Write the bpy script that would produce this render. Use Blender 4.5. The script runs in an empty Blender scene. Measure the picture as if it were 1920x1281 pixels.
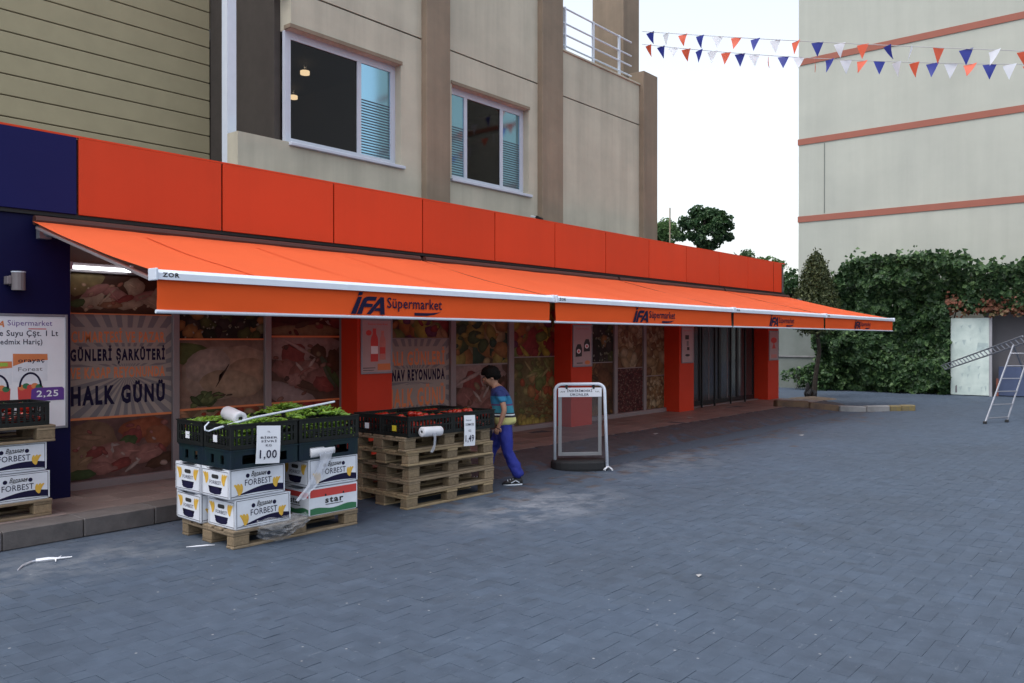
import bpy, math, random
import numpy as np
from mathutils import Vector, Matrix, noise
random.seed(7); rng = np.random.default_rng(7)
R = math.radians
scene = bpy.context.scene
col = scene.collection

# ------------------------------------------------------------------ camera, sky, sun, exposure
CAM_H = 1.62
AX = 39.70                                   # view axis: degrees from +X (along the shop front) towards +Y (into the shop)
cam_d = bpy.data.cameras.new('camera'); cam = bpy.data.objects.new('camera', cam_d); col.objects.link(cam)
cam_d.sensor_width = 36.0; cam_d.lens = 36.0 * 1560 / 1920; cam_d.clip_end = 2000; cam_d.clip_start = 0.05
cam.location = (0, 0, CAM_H); cam.rotation_euler = (R(90 - 0.17), 0, R(AX - 90))
scene.camera = cam
world = bpy.data.worlds.new("World"); scene.world = world; world.use_nodes = True
wn = world.node_tree.nodes; wl = world.node_tree.links
sky = wn.new('ShaderNodeTexSky'); sky.sky_type = 'NISHITA'; sky.sun_disc = False
SUN_EL, SUN_AZ = 64.0, 166.0                  # high veiled sun: azimuth in degrees from +X towards +Y
sky.sun_elevation = R(SUN_EL); sky.sun_rotation = R(90 - SUN_AZ)
sky.air_density = 1.3; sky.dust_density = 3.0; sky.ozone_density = 1.5
wn['Background'].inputs['Strength'].default_value = 0.15
hs = wn.new('ShaderNodeHueSaturation'); hs.inputs['Saturation'].default_value = .36
wl.new(sky.outputs[0], hs.inputs['Color']); wl.new(hs.outputs[0], wn['Background'].inputs['Color'])
sun_d = bpy.data.lights.new('sun', 'SUN'); sun_d.energy = 0.6; sun_d.angle = R(35); sun_d.color = (1.0, 0.97, 0.93)
sun = bpy.data.objects.new('sun', sun_d); col.objects.link(sun)
sd = Vector((math.cos(R(SUN_AZ)) * math.cos(R(SUN_EL)), math.sin(R(SUN_AZ)) * math.cos(R(SUN_EL)), math.sin(R(SUN_EL))))
sun.rotation_euler = sd.to_track_quat('Z', 'Y').to_euler(); sun.location = (0, 0, 30)
vs = scene.view_settings
vs.view_transform = 'Standard'; vs.look = 'None'; vs.exposure = 1.0; vs.gamma = 1.0; vs.use_curve_mapping = False

# ------------------------------------------------------------------ materials
MATS = {}
def mat(name, color, rough=.7, var=.0, scale=6.0, bump=0.0, bscale=60.0, metal=0.0, dark=None, transl=None, spec=.5, detail=5, alpha=None, emit=None, stretch=None, streak=0.0, objrand=0.0):
    """principled material with noise variation between color and dark"""
    if name in MATS: return MATS[name]
    m = bpy.data.materials.new(name); m.use_nodes = True
    n = m.node_tree.nodes; l = m.node_tree.links; p = n['Principled BSDF']
    p.inputs['Roughness'].default_value = rough; p.inputs['Metallic'].default_value = metal
    p.inputs['Specular IOR Level'].default_value = spec
    p.inputs['Base Color'].default_value = (*color, 1)
    tc = n.new('ShaderNodeTexCoord'); src = tc.outputs['Object']
    if stretch:
        mp = n.new('ShaderNodeMapping'); mp.inputs['Scale'].default_value = stretch; l.new(src, mp.inputs[0]); src = mp.outputs[0]
    if var > 0 or dark:
        nz = n.new('ShaderNodeTexNoise'); nz.inputs['Scale'].default_value = scale; nz.inputs['Detail'].default_value = detail; nz.inputs['Roughness'].default_value = .6
        l.new(src, nz.inputs['Vector'])
        rp = n.new('ShaderNodeValToRGB'); rp.color_ramp.elements[0].position = .32; rp.color_ramp.elements[1].position = .68
        d = dark if dark else tuple(c * (1 - var) for c in color)
        rp.color_ramp.elements[0].color = (*d, 1); rp.color_ramp.elements[1].color = (*color, 1)
        l.new(nz.outputs[0], rp.inputs[0]); l.new(rp.outputs[0], p.inputs['Base Color'])
    if streak > 0:                                                    # rain streaks and patchy staining
        fac = []
        for sc_, lo, hi in (((2.6, 2.6, .16), .42, .66), ((.5, .5, .9), .35, .7)):
            mp2 = n.new('ShaderNodeMapping'); mp2.inputs['Scale'].default_value = sc_; l.new(tc.outputs['Object'], mp2.inputs[0])
            n2 = n.new('ShaderNodeTexNoise'); n2.inputs['Scale'].default_value = 1.0; n2.inputs['Detail'].default_value = 7; n2.inputs['Roughness'].default_value = .65; l.new(mp2.outputs[0], n2.inputs['Vector'])
            m2 = n.new('ShaderNodeMapRange'); m2.inputs['From Min'].default_value = lo; m2.inputs['From Max'].default_value = hi; m2.inputs['To Min'].default_value = 1; m2.inputs['To Max'].default_value = 1 - streak; l.new(n2.outputs[0], m2.inputs[0]); fac.append(m2.outputs[0])
        mu = n.new('ShaderNodeMath'); mu.operation = 'MULTIPLY'; l.new(fac[0], mu.inputs[0]); l.new(fac[1], mu.inputs[1])
        sv = n.new('ShaderNodeVectorMath'); sv.operation = 'SCALE'; l.new(mu.outputs[0], sv.inputs['Scale'])
        if p.inputs['Base Color'].is_linked: l.new(p.inputs['Base Color'].links[0].from_socket, sv.inputs[0])
        else: sv.inputs[0].default_value = color
        l.new(sv.outputs[0], p.inputs['Base Color'])
    if objrand > 0:                                                   # pieces differ from one another
        oi = n.new('ShaderNodeObjectInfo'); m3 = n.new('ShaderNodeMapRange'); m3.inputs['To Min'].default_value = 1 - objrand; m3.inputs['To Max'].default_value = 1 + objrand * .6; l.new(oi.outputs['Random'], m3.inputs[0])
        s3 = n.new('ShaderNodeVectorMath'); s3.operation = 'SCALE'; l.new(m3.outputs[0], s3.inputs['Scale'])
        if p.inputs['Base Color'].is_linked: l.new(p.inputs['Base Color'].links[0].from_socket, s3.inputs[0])
        else: s3.inputs[0].default_value = color
        l.new(s3.outputs[0], p.inputs['Base Color'])
    if bump > 0:
        nb = n.new('ShaderNodeTexNoise'); nb.inputs['Scale'].default_value = bscale; nb.inputs['Detail'].default_value = 4
        l.new(src, nb.inputs['Vector'])
        b = n.new('ShaderNodeBump'); b.inputs['Strength'].default_value = bump; b.inputs['Distance'].default_value = .01
        l.new(nb.outputs[0], b.inputs['Height']); l.new(b.outputs[0], p.inputs['Normal'])
    if transl:
        t = n.new('ShaderNodeBsdfTranslucent'); t.inputs['Color'].default_value = (*transl[1], 1)
        mx = n.new('ShaderNodeMixShader'); mx.inputs[0].default_value = transl[0]
        l.new(p.outputs[0], mx.inputs[1]); l.new(t.outputs[0], mx.inputs[2]); l.new(mx.outputs[0], n['Material Output'].inputs['Surface'])
    if alpha is not None:
        p.inputs['Alpha'].default_value = alpha
    if emit:
        p.inputs['Emission Color'].default_value = (*emit[1], 1); p.inputs['Emission Strength'].default_value = emit[0]
    MATS[name] = m
    return m

def vcol_mat(name, rough=.5, gain=1.0, spec=.12):
    """printed matter: colour comes from the print itself (vertex colours), with faint paper grain"""
    if name in MATS: return MATS[name]
    m = bpy.data.materials.new(name); m.use_nodes = True
    n = m.node_tree.nodes; l = m.node_tree.links; p = n['Principled BSDF']
    a = n.new('ShaderNodeAttribute'); a.attribute_name = 'Col'
    tc = n.new('ShaderNodeTexCoord')
    nz = n.new('ShaderNodeTexNoise'); nz.inputs['Scale'].default_value = 14; nz.inputs['Detail'].default_value = 8
    l.new(tc.outputs['Object'], nz.inputs['Vector'])
    mr = n.new('ShaderNodeMapRange'); mr.inputs['From Min'].default_value = .3; mr.inputs['From Max'].default_value = .7
    mr.inputs['To Min'].default_value = .30 * gain; mr.inputs['To Max'].default_value = .46 * gain
    l.new(nz.outputs[0], mr.inputs[0])
    mx = n.new('ShaderNodeVectorMath'); mx.operation = 'SCALE'
    l.new(a.outputs['Color'], mx.inputs[0]); l.new(mr.outputs[0], mx.inputs['Scale'])
    l.new(mx.outputs[0], p.inputs['Base Color'])
    p.inputs['Roughness'].default_value = rough; p.inputs['Specular IOR Level'].default_value = spec
    MATS[name] = m; return m

def leaf_mat(name, c1, c2, c3, rough=.55):
    if name in MATS: return MATS[name]
    m = bpy.data.materials.new(name); m.use_nodes = True
    n = m.node_tree.nodes; l = m.node_tree.links; p = n['Principled BSDF']
    g = n.new('ShaderNodeNewGeometry')
    rp = n.new('ShaderNodeValToRGB'); e = rp.color_ramp.elements
    e[0].position = 0; e[0].color = (*c1, 1); e[1].position = 1; e[1].color = (*c3, 1)
    k = rp.color_ramp.elements.new(.55); k.color = (*c2, 1)
    l.new(g.outputs['Random Per Island'], rp.inputs[0]); l.new(rp.outputs[0], p.inputs['Base Color'])
    p.inputs['Roughness'].default_value = rough; p.inputs['Specular IOR Level'].default_value = .4
    t = n.new('ShaderNodeBsdfTranslucent'); l.new(rp.outputs[0], t.inputs['Color'])
    mx = n.new('ShaderNodeMixShader'); mx.inputs[0].default_value = .25
    l.new(p.outputs[0], mx.inputs[1]); l.new(t.outputs[0], mx.inputs[2]); l.new(mx.outputs[0], n['Material Output'].inputs['Surface'])
    MATS[name] = m; return m

def glass_mat(name, tint=(1, 1, 1), clear=.8, rough=.03, film=None, ior=1.5):
    """thin pane: mostly see-through with fresnel reflection"""
    if name in MATS: return MATS[name]
    m = bpy.data.materials.new(name); m.use_nodes = True
    n = m.node_tree.nodes; l = m.node_tree.links; n.remove(n['Principled BSDF'])
    t = n.new('ShaderNodeBsdfTransparent'); t.inputs[0].default_value = (*tint, 1)
    g = n.new('ShaderNodeBsdfGlossy'); g.inputs['Roughness'].default_value = rough
    lw = n.new('ShaderNodeFresnel'); lw.inputs[0].default_value = ior
    mx = n.new('ShaderNodeMixShader'); l.new(lw.outputs[0], mx.inputs[0]); l.new(t.outputs[0], mx.inputs[1]); l.new(g.outputs[0], mx.inputs[2])
    d = n.new('ShaderNodeBsdfDiffuse'); d.inputs[0].default_value = (*(film or (.3, .3, .3)), 1)
    m2 = n.new('ShaderNodeMixShader'); m2.inputs[0].default_value = 1 - clear
    l.new(mx.outputs[0], m2.inputs[1]); l.new(d.outputs[0], m2.inputs[2]); l.new(m2.outputs[0], n['Material Output'].inputs['Surface'])
    MATS[name] = m; return m

M = {}
M['beige'] = mat('beige_plaster', (.57, .53, .43), .85, dark=(.49, .46, .375), scale=1.3, bump=.15, bscale=90, streak=.17)
M['brown_plaster'] = mat('brown_plaster', (.29, .222, .162), .85, dark=(.235, .184, .136), scale=1.8, bump=.15, bscale=90, streak=.18)
M['panel'] = mat('orange_composite_panel', (.64, .058, .016), .45, var=.06, scale=.8, spec=.18, streak=.05, objrand=.06)
M['panel_blue'] = mat('navy_composite_panel', (.010, .011, .085), .5, var=.1, scale=1.0, spec=.12)
M['pillar'] = mat('red_orange_pillar_paint', (.54, .046, .02), .5, var=.10, scale=2.0, spec=.15)
M['blue'] = mat('navy_paint', (.006, .006, .045), .55, var=.1, scale=2.0, spec=.12)
M['fabric'] = mat('orange_awning_fabric', (.76, .122, .040), .8, var=.07, scale=.9, bump=.08, bscale=400, transl=(.2, (.85, .13, .04)), spec=.2)
M['valance'] = mat('orange_valance_fabric', (.95, .125, .026), .8, var=.07, scale=.9, bump=.08, bscale=400, transl=(.2, (.9, .13, .03)), spec=.15)
M['white_metal'] = mat('white_powder_coated_metal', (.64, .70, .80), .35, var=.06, scale=8)
M['alu'] = mat('brushed_aluminium', (.27, .28, .32), .45, metal=.6, var=.12, scale=12)
M['frame_grey'] = mat('mauve_grey_window_frame', (.20, .175, .185), .5, var=.08, scale=5)
M['dark'] = mat('dark_cavity', (.02, .02, .022), .8, var=.2)
M['navy_ink'] = mat('navy_ink', (.010, .009, .04), .8, var=.15, scale=9, spec=.2)
M['ink'] = mat('black_ink', (.012, .012, .016), .6, var=.2, scale=9)
M['card'] = mat('white_carton', (.70, .735, .81), .7, var=.14, scale=7, bump=.25, bscale=14)
M['paper'] = mat('white_paper', (.74, .76, .82), .7, var=.05, scale=9)
M['yellow_ink'] = mat('banana_yellow_ink', (.72, .46, .06), .6, dark=(.58, .32, .04), scale=22)
M['green_ink'] = mat('green_ink', (.03, .16, .07), .6, var=.1)
M['red_ink'] = mat('red_ink', (.55, .05, .045), .6, var=.1)
M['orange_ink'] = mat('orange_ink', (.62, .20, .07), .6, var=.12, scale=5)
M['purple_ink'] = mat('purple_ink', (.10, .03, .26), .5, var=.1)
M['grey_ink'] = mat('grey_ink', (.15, .145, .16), .6, var=.1)
M['pink_ink'] = mat('pink_ink', (.55, .22, .2), .6, var=.2, scale=18)
M['wood'] = mat('weathered_pallet_wood', (.27, .205, .13), .8, dark=(.16, .12, .08), scale=9, bump=.4, bscale=60, stretch=(1, 6, 6), objrand=.32)
M['wood_new'] = mat('fresh_pallet_wood', (.38, .29, .17), .8, dark=(.26, .19, .11), scale=9, bump=.4, bscale=60, stretch=(1, 6, 6), objrand=.32)
M['block'] = mat('pressed_wood_block', (.26, .19, .115), .85, dark=(.16, .12, .075), scale=40, bump=.5, bscale=90, objrand=.3)
M['crate'] = mat('black_plastic', (.010, .012, .012), .5, var=.2, scale=12, spec=.25)
M['crate_green'] = mat('dark_green_plastic', (.006, .022, .022), .5, dark=(.006, .012, .03), scale=5, spec=.25)
M['rubber'] = mat('black_rubber', (.012, .013, .016), .7, var=.2, scale=15, bump=.2)
M['film'] = glass_mat('clear_wrap_film', (.95, .97, 1), .86, .12, film=(.75, .78, .85))
M['roll'] = mat('white_bag_roll_plastic', (.78, .79, .84), .45, var=.05, scale=20, bump=.15, bscale=50, transl=(.2, (.8, .8, .85)))
M['pepper'] = mat('green_pepper_skin', (.22, .36, .035), .3, dark=(.09, .20, .02), scale=5)
M['tomato'] = mat('tomato_skin', (.42, .022, .014), .25, dark=(.30, .022, .01), scale=9)
M['calyx'] = mat('tomato_calyx', (.05, .12, .02), .6)
M['tile'] = mat('reddish_grey_stone_tile', (.26, .205, .19), .5, dark=(.17, .14, .135), scale=3.0, bump=.1, bscale=30, objrand=.22)
M['kerb'] = mat('worn_grey_concrete', (.25, .25, .255), .85, dark=(.16, .16, .165), scale=4, bump=.35, bscale=40)
M['step_stone'] = mat('dark_step_stone', (.13, .118, .118), .7, dark=(.075, .07, .072), scale=5, bump=.35, bscale=40, objrand=.2)
M['far_wall'] = mat('pale_green_grey_render', (.44, .455, .405), .9, dark=(.39, .405, .365), scale=.45, bump=.1, bscale=30, streak=.06)
M['stripe_red'] = mat('terracotta_band', (.30, .105, .075), .85, var=.08, scale=2)
M['grey_wall'] = mat('mossy_grey_render', (.17, .19, .18), .9, dark=(.12, .14, .125), scale=1.2)
M['bark'] = mat('dark_bark', (.035, .028, .022), .9, var=.4, scale=12, bump=.6, bscale=30)
M['skin'] = mat('skin', (.36, .19, .125), .55, var=.08, scale=12)
M['hair'] = mat('dark_brown_hair', (.006, .0045, .004), .75, var=.4, scale=60, spec=.1)
M['pants'] = mat('royal_blue_cloth', (.012, .022, .24), .8, var=.2, scale=8, bump=.2, bscale=20)
M['lamp'] = mat('lit_tube', (.9, .9, .9), .4, emit=(3.2, (.93, .97, 1.0)))
M['bulb'] = mat('lit_ceiling_lamp', (.9, .9, .8), .4, emit=(4.0, (1.0, .82, .5)))
M['door_glass'] = mat('dark_door_glass', (.030, .032, .036), .14, spec=.6)
M['black_metal'] = mat('black_metal', (.014, .015, .018), .4, metal=.3)
M['roof_grey'] = mat('bitumen_roof', (.12, .12, .12), .9, var=.2)
M['white_paint'] = mat('cool_white_window_paint', (.52, .56, .66), .4, var=.06)
M['mirror_blue'] = mat('solar_film_glass', (.26, .47, .60), .06, metal=.95)
M['film_stripe'] = mat('frosted_stripe_film', (.045, .07, .10), .4)
M['yellow_paint'] = mat('worn_yellow_paint', (.21, .155, .05), .85, dark=(.12, .11, .085), scale=14)
M['soil_brown'] = mat('earth_brown_shaded_kerb', (.13, .085, .05), .9, dark=(.07, .045, .035), scale=6)  # shade on the first two kerb stones, painted in as brown
M['print'] = vcol_mat('photo_print')
M['leaf_ivy'] = leaf_mat('ivy_leaf', (.016, .042, .014), (.032, .080, .028), (.10, .18, .06))
M['leaf_tree'] = leaf_mat('broadleaf', (.018, .05, .022), (.032, .085, .03), (.07, .13, .045))
M['leaf_light'] = leaf_mat('light_leaf', (.05, .11, .035), (.08, .16, .05), (.13, .22, .08))
M['leaf_cypress'] = leaf_mat('cypress_spray', (.026, .040, .014), (.048, .066, .022), (.10, .115, .042))
M['leaf_red'] = leaf_mat('rust_red_leaf', (.30, .11, .07), (.24, .10, .06), (.08, .12, .045))
M['flag_blue'] = mat('blue_flag_plastic', (.03, .045, .30), .5, transl=(.3, (.04, .06, .4)))
M['flag_red'] = mat('red_flag_plastic', (.72, .12, .06), .5, transl=(.3, (.8, .14, .07)))
M['flag_white'] = mat('white_flag_plastic', (.72, .76, .84), .5, transl=(.35, (.8, .84, .9)))
M['cord'] = mat('grey_cord', (.35, .36, .38), .7)

# ------------------------------------------------------------------ mesh builder
class MB:
    def __init__(s): s.v = []; s.f = []; s.m = []; s.c = []; s.mats = []; s.usec = False
    def mi(s, m):
        if m is None: return 0
        if m not in s.mats: s.mats.append(m)
        return s.mats.index(m)
    def add(s, pts, faces, m=None, cols=None):
        b = len(s.v); s.v += [tuple(p) for p in pts]
        if cols is not None: s.usec = True; s.c += [tuple(c) for c in cols]
        else: s.c += [(1, 1, 1)] * len(pts)
        k = s.mi(m)
        for f in faces: s.f.append(tuple(b + i for i in f)); s.m.append(k)
    def box(s, x0, x1, y0, y1, z0, z1, m=None, ch=0.0, jit=0.0):
        if ch <= 0:
            P = [(x, y, z) for z in (z0, z1) for y in (y0, y1) for x in (x0, x1)]
            if jit: P = [tuple(c + random.uniform(-jit, jit) for c in p) for p in P]
            s.add(P, [(0, 2, 3, 1), (4, 5, 7, 6), (0, 1, 5, 4), (2, 6, 7, 3), (0, 4, 6, 2), (1, 3, 7, 5)], m); return
        def octo(z, d, i):
            a0, a1, b0, b1 = x0 + d, x1 - d, y0 + d, y1 - d
            return [(a0 + i, b0, z), (a1 - i, b0, z), (a1, b0 + i, z), (a1, b1 - i, z), (a1 - i, b1, z), (a0 + i, b1, z), (a0, b1 - i, z), (a0, b0 + i, z)]
        def ring(z, i): return octo(z, 0, i)
        def inner(z): return octo(z, ch, ch * .4)
        P = inner(z0) + ring(z0 + ch, ch) + ring(z1 - ch, ch) + inner(z1)
        F = []
        for r in range(3):
            for i in range(8):
                j = (i + 1) % 8; a = r * 8
                F.append((a + i, a + j, a + 8 + j, a + 8 + i))
        F.append(tuple(range(7, -1, -1))); F.append(tuple(range(24, 32)))
        s.add(P, F, m)
    def quad(s, a, b, c, d, m=None, cols=None): s.add([a, b, c, d], [(0, 1, 2, 3)], m, cols)
    def tube(s, path, r, n=8, m=None, cap=True):
        P = [Vector(p) for p in path]; rr = r if isinstance(r, (list, tuple)) else [r] * len(P)
        pts = []; up = None
        for i, p in enumerate(P):
            t = (P[min(i + 1, len(P) - 1)] - P[max(i - 1, 0)]).normalized()
            if up is None:
                up = Vector((0, 0, 1)) if abs(t.z) < .9 else Vector((1, 0, 0))
            a = t.cross(up).normalized(); b = a.cross(t).normalized(); up = b
            for k in range(n):
                q = 2 * math.pi * k / n
                pts.append(p + (a * math.cos(q) + b * math.sin(q)) * rr[i])
        F = [(i * n + k, i * n + (k + 1) % n, (i + 1) * n + (k + 1) % n, (i + 1) * n + k) for i in range(len(P) - 1) for k in range(n)]
        if cap: F += [tuple(range(n - 1, -1, -1)), tuple(range((len(P) - 1) * n, len(P) * n))]
        s.add(pts, F, m)
    def prism(s, poly, y0, y1, m=None):
        """polygon in XZ extruded along y"""
        n = len(poly); P = [(x, y0, z) for x, z in poly] + [(x, y1, z) for x, z in poly]
        F = [tuple(range(n)), tuple(range(2 * n - 1, n - 1, -1))] + [(i, n + i, n + (i + 1) % n, (i + 1) % n) for i in range(n)]
        s.add(P, F, m)
    def fr(s, frame, pts, faces, m=None, off=0.0, cols=None):
        o, u, v = frame; o = Vector(o); u = Vector(u); v = Vector(v); nn = u.cross(v).normalized()
        s.add([o + u * p[0] + v * p[1] + nn * off for p in pts], faces, m, cols)
    def fpoly(s, frame, pts, m=None, off=0.0): s.fr(frame, pts, [tuple(range(len(pts)))], m, off)
    def frect(s, frame, x0, x1, y0, y1, m=None, off=0.0): s.fpoly(frame, [(x0, y0), (x1, y0), (x1, y1), (x0, y1)], m, off)
    def fellipse(s, frame, cx, cy, rx, ry, m=None, off=0.0, n=16, rot=0):
        c, q = math.cos(rot), math.sin(rot); pts = []
        for k in range(n):
            a = 2 * math.pi * k / n; x, y = rx * math.cos(a), ry * math.sin(a); pts.append((cx + x * c - y * q, cy + x * q + y * c))
        s.fpoly(frame, pts, m, off)
    def text(s, frame, body, x0, x1, y0, y1, m=None, off=0.0, bold=0.0, shear=0.0):
        P, F = text_mesh(body, bold, shear)
        s.fr(frame, [(x0 + p[0] * (x1 - x0), y0 + p[1] * (y1 - y0)) for p in P], F, m, off)
    def data(s, name, m=None, smooth=False, shift=None):
        me = bpy.data.meshes.new(name)
        v = s.v if shift is None else [(p[0] - shift[0], p[1] - shift[1], p[2] - shift[2]) for p in s.v]
        me.from_pydata(v, [], s.f)
        ms = s.mats if s.mats else [m]
        if m is not None and not s.mats: ms = [m]
        for k in ms: me.materials.append(k)
        if len(ms) > 1: me.polygons.foreach_set('material_index', s.m)
        if s.usec:
            ca = me.color_attributes.new('Col', 'FLOAT_COLOR', 'POINT')
            ca.data.foreach_set('color', np.array([(c[0], c[1], c[2], 1.0) for c in s.c], dtype=np.float32).ravel())
        if smooth: me.polygons.foreach_set('use_smooth', [True] * len(me.polygons))
        me.update(); return me
    def build(s, name, m=None, parent=None, world=False, smooth=False):
        shift = None
        if world and parent is not None: shift = wloc(parent)
        return obj(name, s.data(name, m, smooth, shift), parent)

_tc = {}
def text_mesh(body, bold=0.0, shear=0.0):
    k = (body, bold, shear)
    if k not in _tc:
        cu = bpy.data.curves.new('t', 'FONT'); cu.body = body; cu.shear = shear; cu.offset = bold; cu.resolution_u = 2; cu.space_character = 1.0 + bold * 6
        o = bpy.data.objects.new('t', cu); me = bpy.data.meshes.new_from_object(o)
        P = [(v.co.x, v.co.y) for v in me.vertices]; F = [tuple(p.vertices) for p in me.polygons]
        xs = [p[0] for p in P]; ys = [p[1] for p in P]; x0, x1, y0, y1 = min(xs), max(xs), min(ys), max(ys)
        P = [((p[0] - x0) / (x1 - x0), (p[1] - y0) / (y1 - y0)) for p in P]
        # faces must face +normal
        def area(f): return sum(P[f[i]][0] * P[f[(i + 1) % len(f)]][1] - P[f[(i + 1) % len(f)]][0] * P[f[i]][1] for i in range(len(f)))
        F = [f if area(f) > 0 else f[::-1] for f in F]
        bpy.data.objects.remove(o); bpy.data.curves.remove(cu); bpy.data.meshes.remove(me)
        _tc[k] = (P, F)
    return _tc[k]

def wloc(o):
    p = Vector((0, 0, 0))
    while o is not None: p = p + Vector(o.location); o = o.parent
    return p
def obj(name, data, parent=None):
    o = bpy.data.objects.new(name, data); col.objects.link(o)
    if parent is not None: o.parent = parent
    return o
def tag(o, label=None, cat=None, group=None, kind=None):
    if label: o['label'] = label
    if cat: o['category'] = cat
    if group: o['group'] = group
    if kind: o['kind'] = kind
    return o
def thing(name, label, cat, loc=(0, 0, 0), rz=0.0, group=None):
    o = obj(name, None); o.location = loc; o.rotation_euler = (0, 0, R(rz)); o.empty_display_size = .1
    return tag(o, label, cat, group)
def dup(o, loc=None, rz=None, label=None, parent=None, group=None):
    c = o.copy(); col.objects.link(c)
    if parent is not None: c.parent = parent
    if loc is not None: c.location = loc
    if rz is not None: c.rotation_euler = (0, 0, R(rz))
    if label: c['label'] = label
    if group: c['group'] = group
    for ch in list(o.children): dup(ch, parent=c)
    return c
def ss(a, b, x):
    t = min(1, max(0, (x - a) / (b - a))); return t * t * (3 - 2 * t)
def ground_z(x, y):
    """paved apron rising 15 cm towards the shop wall east of the step"""
    return .15 * ss(5.9, 7.03, y) * ss(5.3, 6.3, x) * (1 - ss(20.14, 20.26, x))
# ------------------------------------------------------------------ ground: sheet, pavers, step
def paver_material(name, use_attr):
    m = bpy.data.materials.new(name); m.use_nodes = True
    n = m.node_tree.nodes; l = m.node_tree.links; p = n['Principled BSDF']
    geo = n.new('ShaderNodeNewGeometry'); pos = geo.outputs['Position']
    def noise_(scale, det=5, rough=.6, vec=pos):
        z = n.new('ShaderNodeTexNoise'); z.inputs['Scale'].default_value = scale; z.inputs['Detail'].default_value = det; z.inputs['Roughness'].default_value = rough
        l.new(vec, z.inputs['Vector']); return z.outputs[0]
    def ramp(src, a, b, c0, c1):
        r = n.new('ShaderNodeValToRGB'); r.color_ramp.elements[0].position = a; r.color_ramp.elements[1].position = b
        r.color_ramp.elements[0].color = (*c0, 1); r.color_ramp.elements[1].color = (*c1, 1); l.new(src, r.inputs[0]); return r.outputs[0]
    def mix(f, a, b, mode='MIX'):
        x = n.new('ShaderNodeMixRGB'); x.blend_type = mode
        if isinstance(f, float): x.inputs[0].default_value = f
        else: l.new(f, x.inputs[0])
        for i, s in ((1, a), (2, b)):
            if isinstance(s, tuple): x.inputs[i].default_value = (*s, 1)
            else: l.new(s, x.inputs[i])
        return x.outputs[0]
    base = ramp(noise_(.55), .3, .7, (.043, .056, .078), (.060, .086, .130))
    base = mix(.5, base, ramp(noise_(7, 6), .35, .7, (.038, .055, .082), (.068, .094, .136)))
    rnd = None
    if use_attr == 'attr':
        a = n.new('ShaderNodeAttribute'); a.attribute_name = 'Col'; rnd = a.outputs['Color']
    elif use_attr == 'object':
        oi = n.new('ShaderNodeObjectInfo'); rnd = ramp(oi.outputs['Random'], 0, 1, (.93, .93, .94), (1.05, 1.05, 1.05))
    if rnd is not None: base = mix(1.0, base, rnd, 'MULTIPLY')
    # trodden pale dust where goods are unloaded, in front of the pallets
    def patch(c, rad):
        d = n.new('ShaderNodeVectorMath'); d.operation = 'SUBTRACT'; l.new(pos, d.inputs[0]); d.inputs[1].default_value = c
        sc = n.new('ShaderNodeVectorMath'); sc.operation = 'DIVIDE'; l.new(d.outputs[0], sc.inputs[0]); sc.inputs[1].default_value = rad
        ln = n.new('ShaderNodeVectorMath'); ln.operation = 'LENGTH'; l.new(sc.outputs[0], ln.inputs[0])
        mr = n.new('ShaderNodeMapRange'); mr.inputs['From Min'].default_value = 1.0; mr.inputs['From Max'].default_value = .15; l.new(ln.outputs['Value'], mr.inputs[0])
        return mr.outputs[0]
    def mul(a, b):
        x = n.new('ShaderNodeMath'); x.operation = 'MULTIPLY'; l.new(a, x.inputs[0]); l.new(b, x.inputs[1]); return x.outputs[0]
    dust = ramp(noise_(3.2, 7, .7), .42, .62, (0, 0, 0), (.85, .85, .85))
    base = mix(mul(patch((6.35, 5.0, 0), (1.5, .85, 1)), dust), base, (.20, .22, .255))
    base = mix(mul(patch((9.6, 5.6, 0), (2.2, 1.0, 1)), dust), base, (.14, .16, .19))
    base = mix(mul(patch((2.6, 6.3, 0), (1.6, .7, 1)), dust), base, (.14, .16, .19))
    # scuffs: pale worn flecks and dark oil spots
    mp = n.new('ShaderNodeMapping'); mp.inputs['Scale'].default_value = (5, 16, 5); mp.inputs['Rotation'].default_value = (0, 0, .5); l.new(pos, mp.inputs[0])
    fle = ramp(noise_(1.6, 8, .75, mp.outputs[0]), .60, .72, (0, 0, 0), (.6, .6, .6))
    base = mix(fle, base, (.17, .20, .24))
    base = mix(ramp(noise_(2.3, 4, .55), .66, .74, (0, 0, 0), (.5, .5, .5)), base, (.03, .04, .055))
    v = n.new('ShaderNodeTexVoronoi'); v.inputs['Scale'].default_value = 7.0; l.new(pos, v.inputs['Vector'])
    base = mix(ramp(v.outputs['Distance'], .035, .06, (.7, .7, .7), (0, 0, 0)), base, (.32, .33, .35))
    l.new(base, p.inputs['Base Color'])
    p.inputs['Roughness'].default_value = .72; p.inputs['Specular IOR Level'].default_value = .35
    b = n.new('ShaderNodeBump'); b.inputs['Strength'].default_value = .35; b.inputs['Distance'].default_value = .004
    l.new(noise_(55, 5, .7), b.inputs['Height']); l.new(b.outputs[0], p.inputs['Normal'])
    return m
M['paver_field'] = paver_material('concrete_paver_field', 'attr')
M['paver'] = paver_material('concrete_paver', 'object')
M['ground'] = paver_material('jointed_ground', None)
M['joint'] = mat('sandy_joint', (.055, .077, .112), .95, var=.3, scale=20)

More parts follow.
